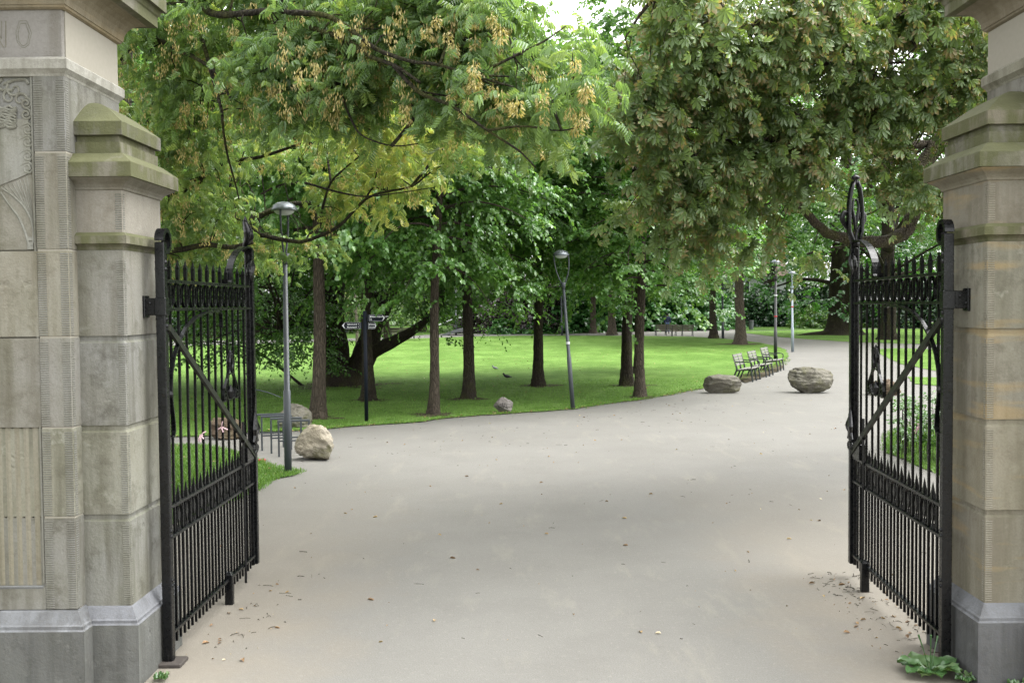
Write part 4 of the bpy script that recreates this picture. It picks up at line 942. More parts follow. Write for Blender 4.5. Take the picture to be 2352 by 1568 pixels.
def linden_tree(seed, H=11.5, zb=3.0, R=3.6, r=.2, nb=72, per=11, dens=1.0, mat='leaf_linden', bark='bark', leafsize=.118, low=.0):
    rng = np.random.default_rng(seed); root = thing('linden_tree', '-', 'tree')
    mb = MB(); trunk_mb(mb, H*.93, r, (rng.uniform(-.01,.01), rng.uniform(-.01,.01)), seed)
    C, O = [], []
    for i in range(nb):
        u = (i+.5)/nb; z0 = zb + (H-zb-.6)*u**.92; a = i*2.39996 + rng.uniform(-.35,.35)
        ln = R*max(.25, math.sin(math.pi*min(1, (.20+.80*u)))**.75)*rng.uniform(.72,1.1)
        if u < .12: ln *= .8
        dr = rng.uniform(.35,.75)*(1.0-.6*u); ri = rng.uniform(.25,.6)*(.6+.9*u)
        pts = []
        for t in np.linspace(0, 1, 6):
            pts.append(Vector((math.cos(a+.25*t)*ln*t, math.sin(a+.25*t)*ln*t, z0+ln*(ri*t-dr*t*t))))
        limb(mb, pts, r*.30*(1-.55*u), .008, 5, 2, seed+i)
        k_ = max(3, int(per*ln/R))
        for t in np.linspace(.32, 1.0, k_):
            j = min(int(t*5), 4); f = t*5-j; c = pts[j].lerp(pts[j+1], f)
            C.append(np.array(c)+rng.normal(size=3)*np.array([.28,.28,.22])); O.append(unit(np.array([math.cos(a), math.sin(a), .15])+rng.normal(size=3)*.35))
    mb.build('trunk', M[bark], root, True)
    C, O = np.array(C), np.array(O)
    P, D, N, tt = sprays(C, O, 4, int(15*dens), .85, .42, rng)
    leaves('crown', P, D, N, leafsize*rng.uniform(.7,1.15,len(P)), LINDEN, M[mat], root, rng, tt)
    return root

lin = [linden_tree(101, 11.6, 3.65, 4.1, .155, per=14), linden_tree(202, 11.8, 3.2, 3.9, .14, per=14), linden_tree(303, 11.2, 3.8, 4.2, .175, nb=70, per=14)]
SP_L = [ # px, py, variant, rotation, scale, label
    (730, 962, 2, .4, (.85,.85,1.1), 'linden with knotty trunk in front of the forked tree, left of the fingerpost'),
    (845, 921, 2, 2.0, (.88,.88,1.1), 'linden right behind the fingerpost'),
    (996, 953, 1, 3.9, (.8,.8,1.02), 'pale barked linden closest to the path edge, between fingerpost and split rock'),
    (1076, 917, 0, 5.1, .98, 'slim dark linden left of the two birds on the lawn'),
    (1236, 888, 2, 1.2, .92, 'dark trunked linden just left of the leaning fork arm lamp'),
    (1440, 887, 2, 3.1, .98, 'thick dark linden left of the slim linden on the lawn edge'),
    (1466, 858, 0, 4.4, 1.0, 'dark linden standing behind the pair of trunks'),
    (1470, 913, 1, 5.6, .93, 'slim grey brown linden on the lawn edge left of the block shaped boulder'),
]
for i, (px, py, vi, rz, sc, lab) in enumerate(SP_L):
    p = gp(px, py); src = lin[vi]
    if not src.get('used'):
        src['used'] = 1; src.location = p; src.rotation_euler = (.02*math.sin(i*2.1),.028*math.cos(i*1.7),rz); src.scale = sc if hasattr(sc, '__len__') else (sc,)*3; src['label'] = lab; src['group'] = 'lindens along the lawn'; o = src
    else: o = dup(src, p, rz, lab, sc); o.rotation_euler = (.02*math.sin(i*2.1),.028*math.cos(i*1.7),rz); o['group'] = 'lindens along the lawn'
for l_ in lin:
    if 'used' in l_: del l_['used']
for o in list(COL.objects):
    if o.name.startswith('linden_tree') and 'used' in o: del o['used']
for o in list(COL.objects):                      # barks differ from tree to tree
    if o.name.startswith('linden_tree'):
        dk = not any(w_ in o['label'] for w_ in ('pale barked', 'slim grey brown', 'knotty'))
        for c in o.children:
            if c.name.startswith('trunk'): c.material_slots[0].link = 'OBJECT'; c.material_slots[0].material = M['bark_dark'] if dk else M['bark']
EXTRA = [(-10.5, 27, 0, .9, 1.0, 'linden seen through the bars of the left gate, behind the ash limbs'), (-13.5, 34, 2, 2.2, 1.1, 'linden farther left behind the pillar with the carved coat of arms'),
         (-16, 24, 1, 4.0, 1.05, 'linden beyond the left pillar, leftmost of the lindens')]
for x, y, vi, rz, sc, lab in EXTRA: o = dup(lin[vi], (x, y, 0), rz, lab, sc); o['group'] = 'lindens along the lawn'

# path trees on the right: trunk and crown with hanging leaves
for px, py, sc, rz, lab, vi in ((1638.5, 777.5, 1.75, .3, 'slim path linden left of the grey lamp far right of the lawn', 0), (1701, 791, 1.9, 2.2, 'thick flared path linden right of the grey lamp', 2), (1362, 765, 1.9, 1.0, 'far leaning pale barked tree at the back of the lawn', 1), (1405, 769.5, 1.9, 4.0, 'far straight trunk right of the leaning pale barked tree', 2)):
    p = gp(px, py); o = dup(lin[vi], p, rz, lab, (sc*.9, sc*.9, 1.55)); o['group'] = 'trees along the far path'
    for c in o.children:
        if c.name.startswith('crown') and px in (1362, 1405):
            c.material_slots[0].link = 'OBJECT'; c.material_slots[0].material = M['leaf_pale']

# forked dark tree on the lawn
def forked():
    b = gp(790, 886); root = thing('forked_tree', 'massive dark tree with a forked trunk and low slanting limb on the lawn', 'tree', b)
    rng = np.random.default_rng(77); mb = MB(); s_ = b.y/FPX
    def q(px, py, dy=0): v = at(px, py, b.y+dy); return Vector((v.x-b.x, v.y-b.y, v.z))
    def st(pts, rr, seed): mb.tube(pts, rr, 12, smooth_pts=5, jit=lambda i, k_: 1+.06*math.sin(k_*1.6+i*.3+seed)+.04*math.sin(k_*3.1+i*.9))
    st([q(772,896), q(772,880), q(768,845), q(765,800), q(762,740), q(764,680), q(768,600), q(760,480), q(765,300)], [.95,.72,.55,.50,.44,.38,.33,.26,.12], 1)
    st([q(800,896), q(806,880), q(822,850), q(838,815), q(852,770), q(862,720), q(868,660), q(875,560), q(885,400)], [.8,.60,.42,.40,.34,.28,.24,.18,.08], 2)
    st([q(836,822,.0), q(862,806,-.5), q(900,786,-1.0), q(938,765,-1.5), q(975,738,-2), q(1015,705,-2.4)], [.30,.22,.19,.15,.10,.03], 3)
    st([q(848,780,.3), q(870,735,.8), q(893,690,1.2), q(910,640,1.5), q(918,560,2)], [.28,.22,.18,.13,.06], 4)
    st([q(760,740), q(742,690,.6), q(728,640,1), q(716,560,1.4)], [.26,.2,.15,.06], 5)
    st([q(764,800), q(740,760,-.8), q(700,742,-1.6), q(660,742,-2.4), q(630,770,-3)], [.2,.14,.10,.07,.02], 6)
    C, O = [], []
    def cl(px, py, dy, sx, sy, n):
        c = q(px, py, dy)
        for _ in range(n):
            v = np.array(c) + rng.normal(size=3)*np.array([sx, sx, sy]); C.append(v); O.append(unit(np.array([v[0]*.15, v[1]*.15, .1])+rng.normal(size=3)*.5))
    for px, py, dy, sx, sy, n in ((640,690,-1,1.3,.8,90),(610,770,-2.5,.9,.45,60),(650,810,-3,.55,.22,26),(670,730,-2,.6,.5,40),(600,640,0,1.5,.9,90),(560,720,-1,1.1,.8,60),(690,590,0,1.5,.8,110),(800,540,0,2.0,1.0,140),(900,560,1,1.8,.8,110),
                                  (950,640,-1,.7,.45,40),(1000,690,-2.3,.45,.35,24),(990,600,1,1.2,.8,60),(870,570,2,1.4,.6,60),(760,590,1.5,1.2,.6,55),(1060,660,3,1.3,.7,60),(1150,650,4,1.3,.7,50),(480,640,1,1.4,1.2,80),(440,760,0,1.0,.7,40),
                                  (700,430,0,2.4,1.4,110),(850,420,0,2.4,1.4,110),(780,250,0,2.6,1.8,120),(560,480,0,2,1.4,80),(1000,480,1,2,1.2,70),(800,60,0,2.2,2.0,90),(765,760,-1.2,.35,.8,18),(775,830,-1.2,.2,.35,10)):
        cl(px, py, dy, sx, sy, n)
    C, O = np.array(C), np.array(O); ok = C[:,2] > .55; C, O = C[ok], O[ok]
    sv = np.array([tuple(v) for v in mb.v])             # boughs grow out of the nearest stem
    for c in C[::7]:
        n_ = sv[int(((sv-c-np.array([0,0,.3]))**2).sum(-1).argmin())]; a, e = Vector(n_), Vector(c); L_ = (e-a).length
        if L_ < .3: continue
        limb(mb, [a, a.lerp(e, .35)+Vector((0,0,.16*L_)), a.lerp(e, .72)+Vector((0,0,.12*L_)), e], .012+.010*L_, .006, 5, 3, int(abs(c[0])*100))
    mb.build('trunk', M['bark_dark'], root, True)
    P, D, N, tt = sprays(C, O, 4, 9, .75, .4, rng); ok = P[:,2] > .45
    leaves('crown', P[ok], D[ok], N[ok], .105*rng.uniform(.7,1.2,ok.sum()), OVAL, M['leaf_beech'], root, rng, tt[ok])
    return root
forked()

# ------------------------------------------------------------------ ash overhead on the left
def in_poly(poly, x, y):
    c = np.zeros(len(x), bool); n = len(poly)
    for i in range(n):
        (x0, y0), (x1, y1) = poly[i], poly[(i+1) % n]
        cr = ((y0 > y) != (y1 > y)) & (x < (x1-x0)*(y-y0)/((y1-y0) if y1 != y0 else 1e-9)+x0); c ^= cr
    return c
def w_at(px, py, Y):                          # vectorised at()
    R = np.array(ROT); d = np.stack([(px-CX)/FPX, -(py-CY)/FPX, -np.ones_like(px)], -1) @ R.T
    return d*(Y/d[:,1])[:,None] + np.array([0,0,EYE])
def big_tree(name, label, poly, depth, limbs, nC, tmpl, size, nt, nl, length, droop, mat, bark, seed, trunk, twig_near=3, extra=None, hang=.35, spread=.75, flatn=.8, holes=None, tintf=None):
    rng = np.random.default_rng(seed); tb = Vector(trunk[0]); root = thing(name, label, 'tree', (tb.x, tb.y, 0)); off = np.array([tb.x, tb.y, 0])
    mb = MB(); nodes = []
    def addl(pts, r0, r1, sd, n=9, sm=5):
        pts = [Vector(p)-Vector(off) for p in pts]; limb(mb, pts, r0, r1, n, sm, sd); 
        for a, b_ in zip(pts[:-1], pts[1:]):
            m_ = max(1, int((b_-a).length/.25))
            for i in range(m_): nodes.append(np.array(a.lerp(b_, i/m_)))
    tp = [Vector(t) for t in trunk]
    mb.tube([t-Vector(off) for t in tp], [trunk_r for trunk_r in np.linspace(.55, .16, len(tp))], 14, smooth_pts=5, jit=lambda i, k_: 1+.06*math.sin(k_*1.4+i*.4)+.04*math.sin(k_*2.9+i*1.1))
    for i, (pts, r0, r1) in enumerate(limbs): addl([at(px, py, Y) for px, py, Y in pts], r0, r1, seed+i)
    nd = np.array(nodes)
    xs_ = [p[0] for p in poly]; ys_ = [p[1] for p in poly]
    C = []; need = nC
    while need > 0:
        x = rng.uniform(min(xs_), max(xs_), need*3); y = rng.uniform(min(ys_), max(ys_), need*3); ok = in_poly(poly, x+rng.normal(size=len(x))*18, y+rng.normal(size=len(x))*18)
        if holes is not None: ok &= holes(x, y, rng)
        x, y = x[ok][:need], y[ok][:need]
        C.append(w_at(x, y, depth(x, y, rng))); need -= len(x)
    C = np.concatenate(C)-off
    if extra is not None: C = np.concatenate([C, extra-off])
    order = rng.permutation(len(C))[:max(40, nC//7)]      # smaller boughs, each reaching one clump of sprays
    for q in order:
        c = C[q]; a = nodes[int(((np.array(nodes)-c)**2).sum(-1).argmin())]; L_ = float(np.linalg.norm(c-a))
        if L_ < .35 or L_ > 2.6: continue
        w1, w2 = rng.normal(size=3)*L_*.12, rng.normal(size=3)*L_*.10
        addl([Vector(a)+Vector(off), Vector(a+(c-a)*.35+w1+np.array([0,0,.14*L_]))+Vector(off), Vector(a+(c-a)*.7+w2+np.array([0,0,.10*L_]))+Vector(off), Vector(c)+Vector(off)], .010+.008*L_, .006, int(q), 6, 4)
    nd = np.array(nodes)
    dd = ((C[:,None,:]-nd[None,:,:])**2).sum(-1); j = dd.argmin(1); near = nd[j]
    O = unit(C-near+rng.normal(size=C.shape)*.25+np.array([0,0,.05]))
    for i, (c, a) in enumerate(zip(C, near)):    # a twig from the nearest limb to each spray
        a = Vector(a); c_ = Vector(c); L_ = (c_-a).length
        if L_ > 1.2: a = c_ + (a-c_).normalized()*1.2*rng.uniform(.5,1); L_ = 1.2
        m1 = a.lerp(c_, .4)+Vector(rng.normal(size=3))*L_*.09+Vector((0,0,L_*.10)); m2 = a.lerp(c_, .75)+Vector(rng.normal(size=3))*L_*.06+Vector((0,0,L_*.06))
        mb.tube([a, m1, m2, c_], [.006+.006*L_, .006+.004*L_, .005, .003], 4, smooth_pts=2, cap=False)
    mb.build('trunk', M[bark], root, True)
    P, D, N, tt = sprays(C, O, nt, nl, length, droop, rng, spread, hang, flatn, .6, .45)
    if tintf is not None: tt = np.clip(tintf(P+off, tt), 0, 1)
    leaves('crown', P, D, N, size*rng.uniform(.72,1.18,len(P)), tmpl, M[mat], root, rng, tt)
    return root, C, off, rng, nd

ash_poly = [(150,-60),(258,40),(262,300),(352,470),(372,610),(430,625),(500,600),(560,590),(640,585),(690,570),(705,545),(770,512),(830,498),(875,458),(960,432),(1010,390),(1060,345),(1120,330),(1180,310),(1230,320),(1270,335),(1290,300),(1320,255),(1350,215),(1340,170),(1300,130),(1230,90),(1200,50),(1185,0),(1180,-50),(900,-70),(300,-70)]
def ash_depth(x, y, rng):
    t = np.clip((1420-x)/900, 0, 1.1); u = np.clip(y/520, -.4, 1.1)
    s = np.clip((y-225)/110, 0, 1); s = s*s*(3-2*s)
    lo = 7.5 + 2.4*t; hi = 10.2 + 3.8*t + 1.0*u
    return np.where(x < 520, 10.2+3.2*np.clip(y/520, 0, 1.1), lo*(1-s)+hi*s) + rng.random(len(x))**1.2*2.0
def ash_holes(x, y, rng):
    f = .5+.5*np.sin(x*.013+y*.004+1.0)*np.sin(y*.017-x*.006+.5); keep = .2+.8*f**1.4
    keep = np.where((x < 420) & (y < 320), keep*.62, keep); keep = np.where((x > 720) & (x < 1000) & (y > 330), keep*.7, keep)
    keep = np.where((x > 555) & (x < 735) & (y > 375) & (y < 535), 0, keep)
    return rng.random(len(x)) < keep
ash_limbs = [
    ([(250,160,12.5),(300,110,11.8),(345,88,11.2),(427,123,10.6),(451,135,10.3),(500,170,10),(530,230,9.8)], .085, .02),
    ([(270,70,12),(360,20,11),(447,5,10.2),(491,33,9.8),(564,31,9.5),(618,24,9.2),(672,30,8.9)], .12, .035),
    ([(520,-60,10.5),(600,-10,10),(655,0,9.4),(690,52,9.2),(738,73,9),(790,88,8.8),(850,130,8.5),(905,150,8.3),(965,190,8.1)], .10, .02),
    ([(672,30,8.9),(760,40,8.7),(860,110,8.4),(940,140,8.2),(1010,150,8),(1090,175,7.9),(1180,200,7.8)], .06, .012),
    ([(270,300,13),(307,264,12.7),(351,238,12.4),(388,220,12.1),(432,205,11.9),(480,208,11.6),(560,195,11.2)], .11, .02),
    ([(360,380,13.6),(400,358,13.3),(450,340,13.1),(487,322,12.9),(560,310,12.5),(640,280,12.1),(700,290,11.8)], .12, .02),
    ([(365,470,13.8),(400,450,13.6),(435,425,13.4),(478,395,13.2),(520,372,12.9),(600,360,12.6),(690,330,12.2)], .14, .025),
    ([(380,640,14.2),(440,590,14.1),(505,549,14),(557,519,13.9),(610,490,13.7),(665,470,13.6),(727,463,13.5),(790,432,13.3),(826,416,13.2),(880,380,12.9),(950,350,12.5)], .16, .025),
    ([(365,580,13.2),(420,572,13.1),(480,562,13),(530,568,12.9),(580,556,12.8)], .09, .05),
    ([(600,540,13.8),(660,552,13.7),(703,553,13.6),(777,520,13.4),(839,458,13.2),(890,440,13),(945,428,12.8),(985,399,12.5),(1030,370,12.2)], .075, .012),
    ([(465,92,10.4),(487,172,10.2),(500,220,10.1),(509,256,10),(514,310,10.1),(525,366,10.3),(540,420,10.6),(549,458,10.8)], .05, .012),
    ([(640,240,10.4),(720,262,10.2),(800,285,10),(860,300,9.7)], .045, .01), ([(700,150,9.3),(770,190,9.1),(800,260,9),(830,310,8.9),(900,335,8.8),(960,330,8.7)], .035, .008),
    ([(905,150,8.3),(960,210,8.2),(1040,245,8),(1120,300,7.9),(1190,345,7.8),(1230,385,7.8)], .045, .01), ([(1090,175,7.9),(1180,130,7.8),(1250,95,7.7),(1300,60,7.7)], .03, .008),
    ([(1120,300,7.9),(1200,290,7.8),(1290,300,7.7),(1360,280,7.7)], .028, .007), ([(740,480,13.4),(760,420,13.2),(800,380,12.8),(850,340,12.3),(880,300,11.8)], .04, .01), ([(700,420,13),(820,450,12.8),(900,445,12.4),(1000,430,12)], .035, .008)]
ash, AC, aoff, arng, nd = big_tree('ash_tree', 'yellowing ash hung with tan seed bunches, spreading over the drive from behind the left pillar', ash_poly, ash_depth, [([(x, y, d+(2.4 if i_ == 7 else .35)) for x, y, d in p], a*.48, b*.6) for i_, (p, a, b) in enumerate(ash_limbs)], 920, PIN, .5, 4, 6, .42, .28, 'leaf_ash', 'bark_ash', 9,
    [(-6.4,14.2,-.1),(-6.2,14.1,1.2),(-5.9,13.9,3.0),(-5.6,13.6,4.6),(-5.3,13.2,6.5),(-4.6,12.4,9)], hang=.30, holes=ash_holes, tintf=lambda P, t: t*.80 + .10*np.clip((P[:,1]-10)/3.0, -.5, 1) + .30*np.exp(-((P[:,0]+1.6)/1.1)**2)*(P[:,1] > 10.8))
# hanging bunches of ash keys
def keys_mesh(seed):
    r_ = np.random.default_rng(seed); n = 70
    P = np.stack([r_.normal(size=n)*.045, r_.normal(size=n)*.045, -r_.uniform(.0,.12,n)], -1); D = unit(np.stack([r_.normal(size=n)*.28, r_.normal(size=n)*.28, -np.ones(n)], -1)); N = unit(r_.normal(size=(n,3)))
    S_ = .042*r_.uniform(.8,1.15,n); P[:,:2] *= np.minimum(1, .042/np.maximum(np.linalg.norm(P[:,:2],axis=1),1e-4))[:,None]; D[:,:2] += P[:,:2]*22; P[:8] = 0; P[:8,2] = .03-.02*np.arange(8); D[:8] = (0,0,-1)
    o = leaves('seed_bunch', P, D, N, S_, diamond(1, .3), M['seed'], None, r_, r_.random(n)*.7+.25*r_.random()); me = o.data; bpy.data.objects.remove(o); return me
KM = [keys_mesh(s) for s in range(5)]
pr_ = w_at(np.array([0.]), np.array([0.]), np.array([1.]))
rel = AC+aoff; ppx = CX+0*rel[:,0]; Rm = np.array(ROT)
cv = (rel-np.array([0,0,EYE])) @ Rm; ppx = CX+FPX*cv[:,0]/-cv[:,2]; ppy = CY-FPX*cv[:,1]/-cv[:,2]
vis = np.where((ppy > 0) & (ppx > 280))[0]; arng.shuffle(vis)
dpt = rel[vis][:,1]; first = vis[np.argsort(dpt)]
pick = np.concatenate([first[:34], vis[:80]]); pick = list(dict.fromkeys(pick.tolist()))[:99]
for i, j in enumerate(pick):
    o = link('seed_bunch', KM[i % 5], ash, tuple(AC[j]+np.array([0,-.38,-.14])), (0, 0, float(arng.uniform(0, 6.28)))); s_ = float(arng.uniform(.6, 1.05)); o.scale = (s_,)*3
restj = [j for j in vis.tolist() if j not in set(pick)][:650]
PP, DD, NN, TT = [], [], [], []
for j in restj:
    n = int(arng.integers(16, 44)); c = AC[j]+np.array([arng.normal()*.15, arng.normal()*.15-.3, -.12]); w_ = arng.uniform(.02,.04)
    PP.append(c+np.stack([arng.normal(size=n)*w_, arng.normal(size=n)*w_, -arng.uniform(.0,.15,n)], -1)); DD.append(unit(np.stack([arng.normal(size=n)*.3, arng.normal(size=n)*.3, -np.ones(n)], -1))); NN.append(arng.normal(size=(n,3))); TT.append(arng.random(n)*.6+.35*arng.random())
PP = np.concatenate(PP); o = leaves('seed_bunches', PP, np.concatenate(DD), unit(np.concatenate(NN)), .042*arng.uniform(.8,1.2,len(PP)), diamond(1,.3), M['seed'], ash, arng, np.concatenate(TT)); o['kind'] = 'stuff'

# ------------------------------------------------------------------ horse chestnut overhead on the right
che_poly = [(1490,-50),(1495,40),(1490,120),(1440,215),(1425,260),(1440,300),(1490,340),(1480,400),(1462,470),(1465,525),(1505,560),(1540,590),(1580,580),(1640,560),(1700,550),(1760,535),(1800,520),(1850,540),(1860,600),(1900,590),(1940,540),(1960,470),(2040,440),(2120,430),(2200,520),(2280,440),(2300,0),(2400,-50)]
def che_depth(x, y, rng):
    t = np.clip((x-1450)/800, 0, 1); u = np.clip(y/600, -.3, 1.1)
    return 9.0 + 2.2*t + 2.6*u + rng.random(len(x))**1.2*2.6
def che_holes(x, y, rng):
    f = .5+.5*np.sin(x*.016+y*.006+2.2)*np.sin(y*.020-x*.007+1.1); keep = .08+.92*f**1.9
    keep = np.where((x > 1880) & (x < 2200) & (y > 280), keep*np.where(y < 430, .5, .2), keep)
    keep = np.where((x > 1800) & (x < 2000) & (y > 395) & (y < 590) & (y > 395+(x-1800)*.5), 0, keep)
    return rng.random(len(x)) < keep
che_limbs = [
    ([(1800,430,13.0),(1825,458,13.2),(1850,487,13.4),(1882,520,13.6),(1905,537,13.8),(1960,552,14),(2010,556,14.2),(2055,548,14.4),(2085,525,14.6),(2096,490,14.8),(2098,440,15),(2120,380,15.2),(2180,300,15.4),(2240,260,15.6)], .03, .135),
    ([(2260,250,15.4),(2180,222,14.5),(2100,228,13.8),(2040,235,13.3),(1990,205,12.8),(1975,175,12.4),(1960,130,12)], .15, .05),
    ([(1990,225,13),(1965,260,12.8),(1955,300,12.7),(1945,335,12.6)], .06, .03),
    ([(2260,200,15.4),(2150,80,14),(2040,95,12.6),(1960,150,11.6),(1880,160,11),(1790,170,10.4),(1700,150,10),(1600,165,9.6)], .14, .015),
    ([(2060,60,12.6),(1950,40,11.8),(1850,60,11),(1760,50,10.4),(1640,40,9.8),(1560,60,9.4)], .07, .012),
    ([(2250,310,15.4),(2120,330,14),(2000,340,13),(1900,320,12.2),(1800,350,11.6),(1700,345,11.1),(1600,360,10.7),(1520,400,10.4)], .11, .012),
    ([(1800,430,13),(1740,400,12.6),(1680,410,12.2),(1600,450,11.9),(1540,500,11.7)], .035, .01), ([(1820,450,13.2),(1760,470,12.9),(1690,500,12.6),(1600,560,12.2)], .03, .01), ([(1700,345,11.1),(1640,300,10.7),(1560,290,10.3),(1480,270,10)], .03, .008)]
che, CC, coff, crng, _ = big_tree('chestnut_tree', 'horse chestnut with browning leaves and green conkers spreading from behind the right pillar', che_poly, che_depth, [che_limbs[0]] + [([(x, y, d+1.3) for x, y, d in p], a*.75, b*.7) for p, a, b in che_limbs[1:]], 1050, PALM, .58, 4, 5, .42, .32, 'leaf_chestnut', 'bark_chestnut', 19,
    [(7.4,16.0,-.1),(7.35,15.9,1.5),(7.3,15.8,3.2),(7.2,15.6,5),(7.0,15.3,7),(6.6,14.8,9.5)], hang=.45, flatn=.8, holes=che_holes)
ck = bmesh.new(); bmesh.ops.create_icosphere(ck, subdivisions=3, radius=.024)
r_ = random.Random(4)
for i, v in enumerate(ck.verts):
    if i % 5 == 0: v.co *= 1.2
cme = bpy.data.meshes.new('conker'); ck.to_mesh(cme); ck.free(); cme.materials.append(M['conker'])
rel = CC+coff; cv = (rel-np.array([0,0,EYE])) @ Rm; ppx = CX+FPX*cv[:,0]/-cv[:,2]; ppy = CY-FPX*cv[:,1]/-cv[:,2]
vis = np.where((ppy > 10) & (ppx < 2200))[0]; vis = vis[np.argsort(rel[vis][:,1])][:120]; crng.shuffle(vis)
n = 0
for j in vis[:46]:
    for q in range(2):
        c = CC[j]+np.array([crng.normal()*.05, -.10-.08*q, -.06+crng.normal()*.05]); link('conker', cme, che, tuple(c)); n += 1

# ------------------------------------------------------------------ background trees and shrubs
def far_tree(name, seed, H, R, zb, mat, bark, n=9000, card=.34, lobes=46, tr=.45):
    rng = np.random.default_rng(seed); root = thing(name, '-', 'tree'); mb = MB(); trunk_mb(mb, H*.8, tr, (0,0), seed, 1.6, 12)
    C = []
    for i in range(lobes):
        u = rng.random()**.8; z = zb+(H-zb)*(i+.5)/lobes; rr = R*max(.2, math.sin(math.pi*(.16+.8*(i+.5)/lobes))**.7)*rng.uniform(.45,1.0); a = i*2.4+rng.uniform(-.5,.5)
        C.append((rr*math.cos(a), rr*math.sin(a), z, R*rng.uniform(.24,.42)))
        if i % 2 == 0: limb(mb, [Vector((0,0,max(zb*.8, z-R*.5))), Vector((rr*.5*math.cos(a), rr*.5*math.sin(a), z-R*.12)), Vector((rr*math.cos(a), rr*math.sin(a), z))], tr*.28, .03, 5, 2, seed+i)
    mb.build('trunk', M[bark], root, True)
    C = np.array(C); k_ = rng.integers(0, lobes, n); d = unit(rng.normal(size=(n,3))); d[:,2] = np.where(d[:,2] < -.3, -d[:,2]*.6, d[:,2]); d = unit(d)
    P = C[k_,:3] + d*C[k_,3:]*(rng.random((n,1))**.35)*np.array([1,1,.72]); D = unit(d+rng.normal(size=(n,3))*.6-UP*.5); N = unit(d*.6+UP*.7+rng.normal(size=(n,3))*.4)
    leaves('crown', P, D, N, card*rng.uniform(.6,1.25,n), FAR, M[mat], root, rng, np.clip(rng.beta(2,2,lobes)[k_]*.6+rng.random(n)*.4, 0, 1)); return root
protos = [far_tree('broadleaf_tree', 11, 24, 7.5, 3.5, 'leaf_far', 'bark_dark', 13000), far_tree('broadleaf_tree', 12, 28, 8.5, 5, 'leaf_beech', 'bark_dark', 15000), far_tree('broadleaf_tree', 13, 20, 6.5, 2.2, 'leaf_far', 'bark_dark', 12000)]
spots = [(-44,86,1,'dark broadleaf tree behind the left pillar, far left of the row'),(-34,98,0,'broadleaf tree far behind the left gate leaf'),(-26,84,2,'broadleaf tree behind the forked tree, its left neighbour far back'),(-18,104,1,'tall dark tree far behind the fingerpost'),(-10,100,0,'broadleaf tree far behind the footbridge'),
         (-2,103,1,'tall dark tree far behind the copper shrub'),(6,99,2,'broadleaf tree far behind the leaning fork arm lamp'),(13,108,1,'tall dark tree far behind the pale barked trunks'),(21,112,0,'broadleaf tree far behind the walking person'),(29,116,1,'tall tree far behind the litter bins'),
         (37,110,0,'broadleaf tree far behind the thick path linden'),(45,104,1,'tall dark tree far behind the dark pole lamp'),(53,98,0,'broadleaf tree behind the giant trunk'),(62,88,1,'dark tree behind the right gate leaf, far back'),(50,74,2,'broadleaf tree right of the giant trunk'),(44,60,2,'lower tree seen above the right gate rails'),
         (-40,64,0,'broadleaf tree seen left of the left gate leaf'),(-30,52,2,'low crowned tree seen through the upper bars of the left gate'),(34,48,2,'tree behind the lyre crest of the right gate'),(46,42,0,'broadleaf tree behind the right pillar'), (25,68,1,'dark tree filling the gap behind the heavy chestnut limb')]
seen = set()
for i, (x, y, vi, lab) in enumerate(spots):
    sc = (1+.12*math.sin(i*2.3))*(.62 if 0 < x < 24 else 1)
    if vi not in seen:
        seen.add(vi); o = protos[vi]; o.location = (x, y, 0); o.rotation_euler = (0,0,i*1.3); o.scale = (sc,)*3; o['label'] = lab
    else: o = dup(protos[vi], (x, y, 0), i*1.3, lab, sc)
    o['group'] = 'trees around the back of the park'
# giant old trunk on the right
b = gp(1934, 769); root = thing('giant_tree', 'giant old tree with a broad buttressed trunk right of the curving path', 'tree', b); rng = np.random.default_rng(5)
mb = MB(); mb.tube([(0,0,-.1),(0,0,.15),(0,0,.6),(0,0,1.5),(0,0,3.5),(.1,0,6),(.2,0,10),(.3,0,15)], [2.1,1.55,1.22,1.05,.98,.9,.7,.3], 28, smooth_pts=5, jit=lambda i, k_: 1+.10*math.sin(k_*2*math.pi/28*7)+.05*math.sin(k_*1.9+i*.2)+.05*math.sin(k_*2*math.pi/28*3+1))
mb.tube([(-.7,-.3,.25),(-1.6,-.5,.12),(-2.9,-.6,.05),(-4.0,-.6,-.05)], [.4,.26,.16,.05], 8, smooth_pts=4)
for i in range(16):
    a = i*2.4; z = 3.2+i*.7; l = rng.uniform(4,7); limb(mb, [Vector((0,0,z)), Vector((math.cos(a)*l*.5, math.sin(a)*l*.5, z+.6)), Vector((math.cos(a)*l, math.sin(a)*l, z-.2))], .22, .04, 7, 3, i)
mb.build('trunk', M['bark_dark'], root, True)
C = []; O = []
for i in range(150):
    a = rng.uniform(0, 6.28); l = rng.uniform(2.0, 8.5); z = rng.uniform(2.4, 15); C.append((math.cos(a)*l, math.sin(a)*l, z-.10*l)); O.append((math.cos(a), math.sin(a), .0))
P, D, N, tt = sprays(np.array(C), np.array(O), 5, 14, 2.0, .3, rng); leaves('crown', P, D, N, .34*rng.uniform(.6,1.2,len(P)), FAR, M['leaf_fern'], root, rng, tt*.6)

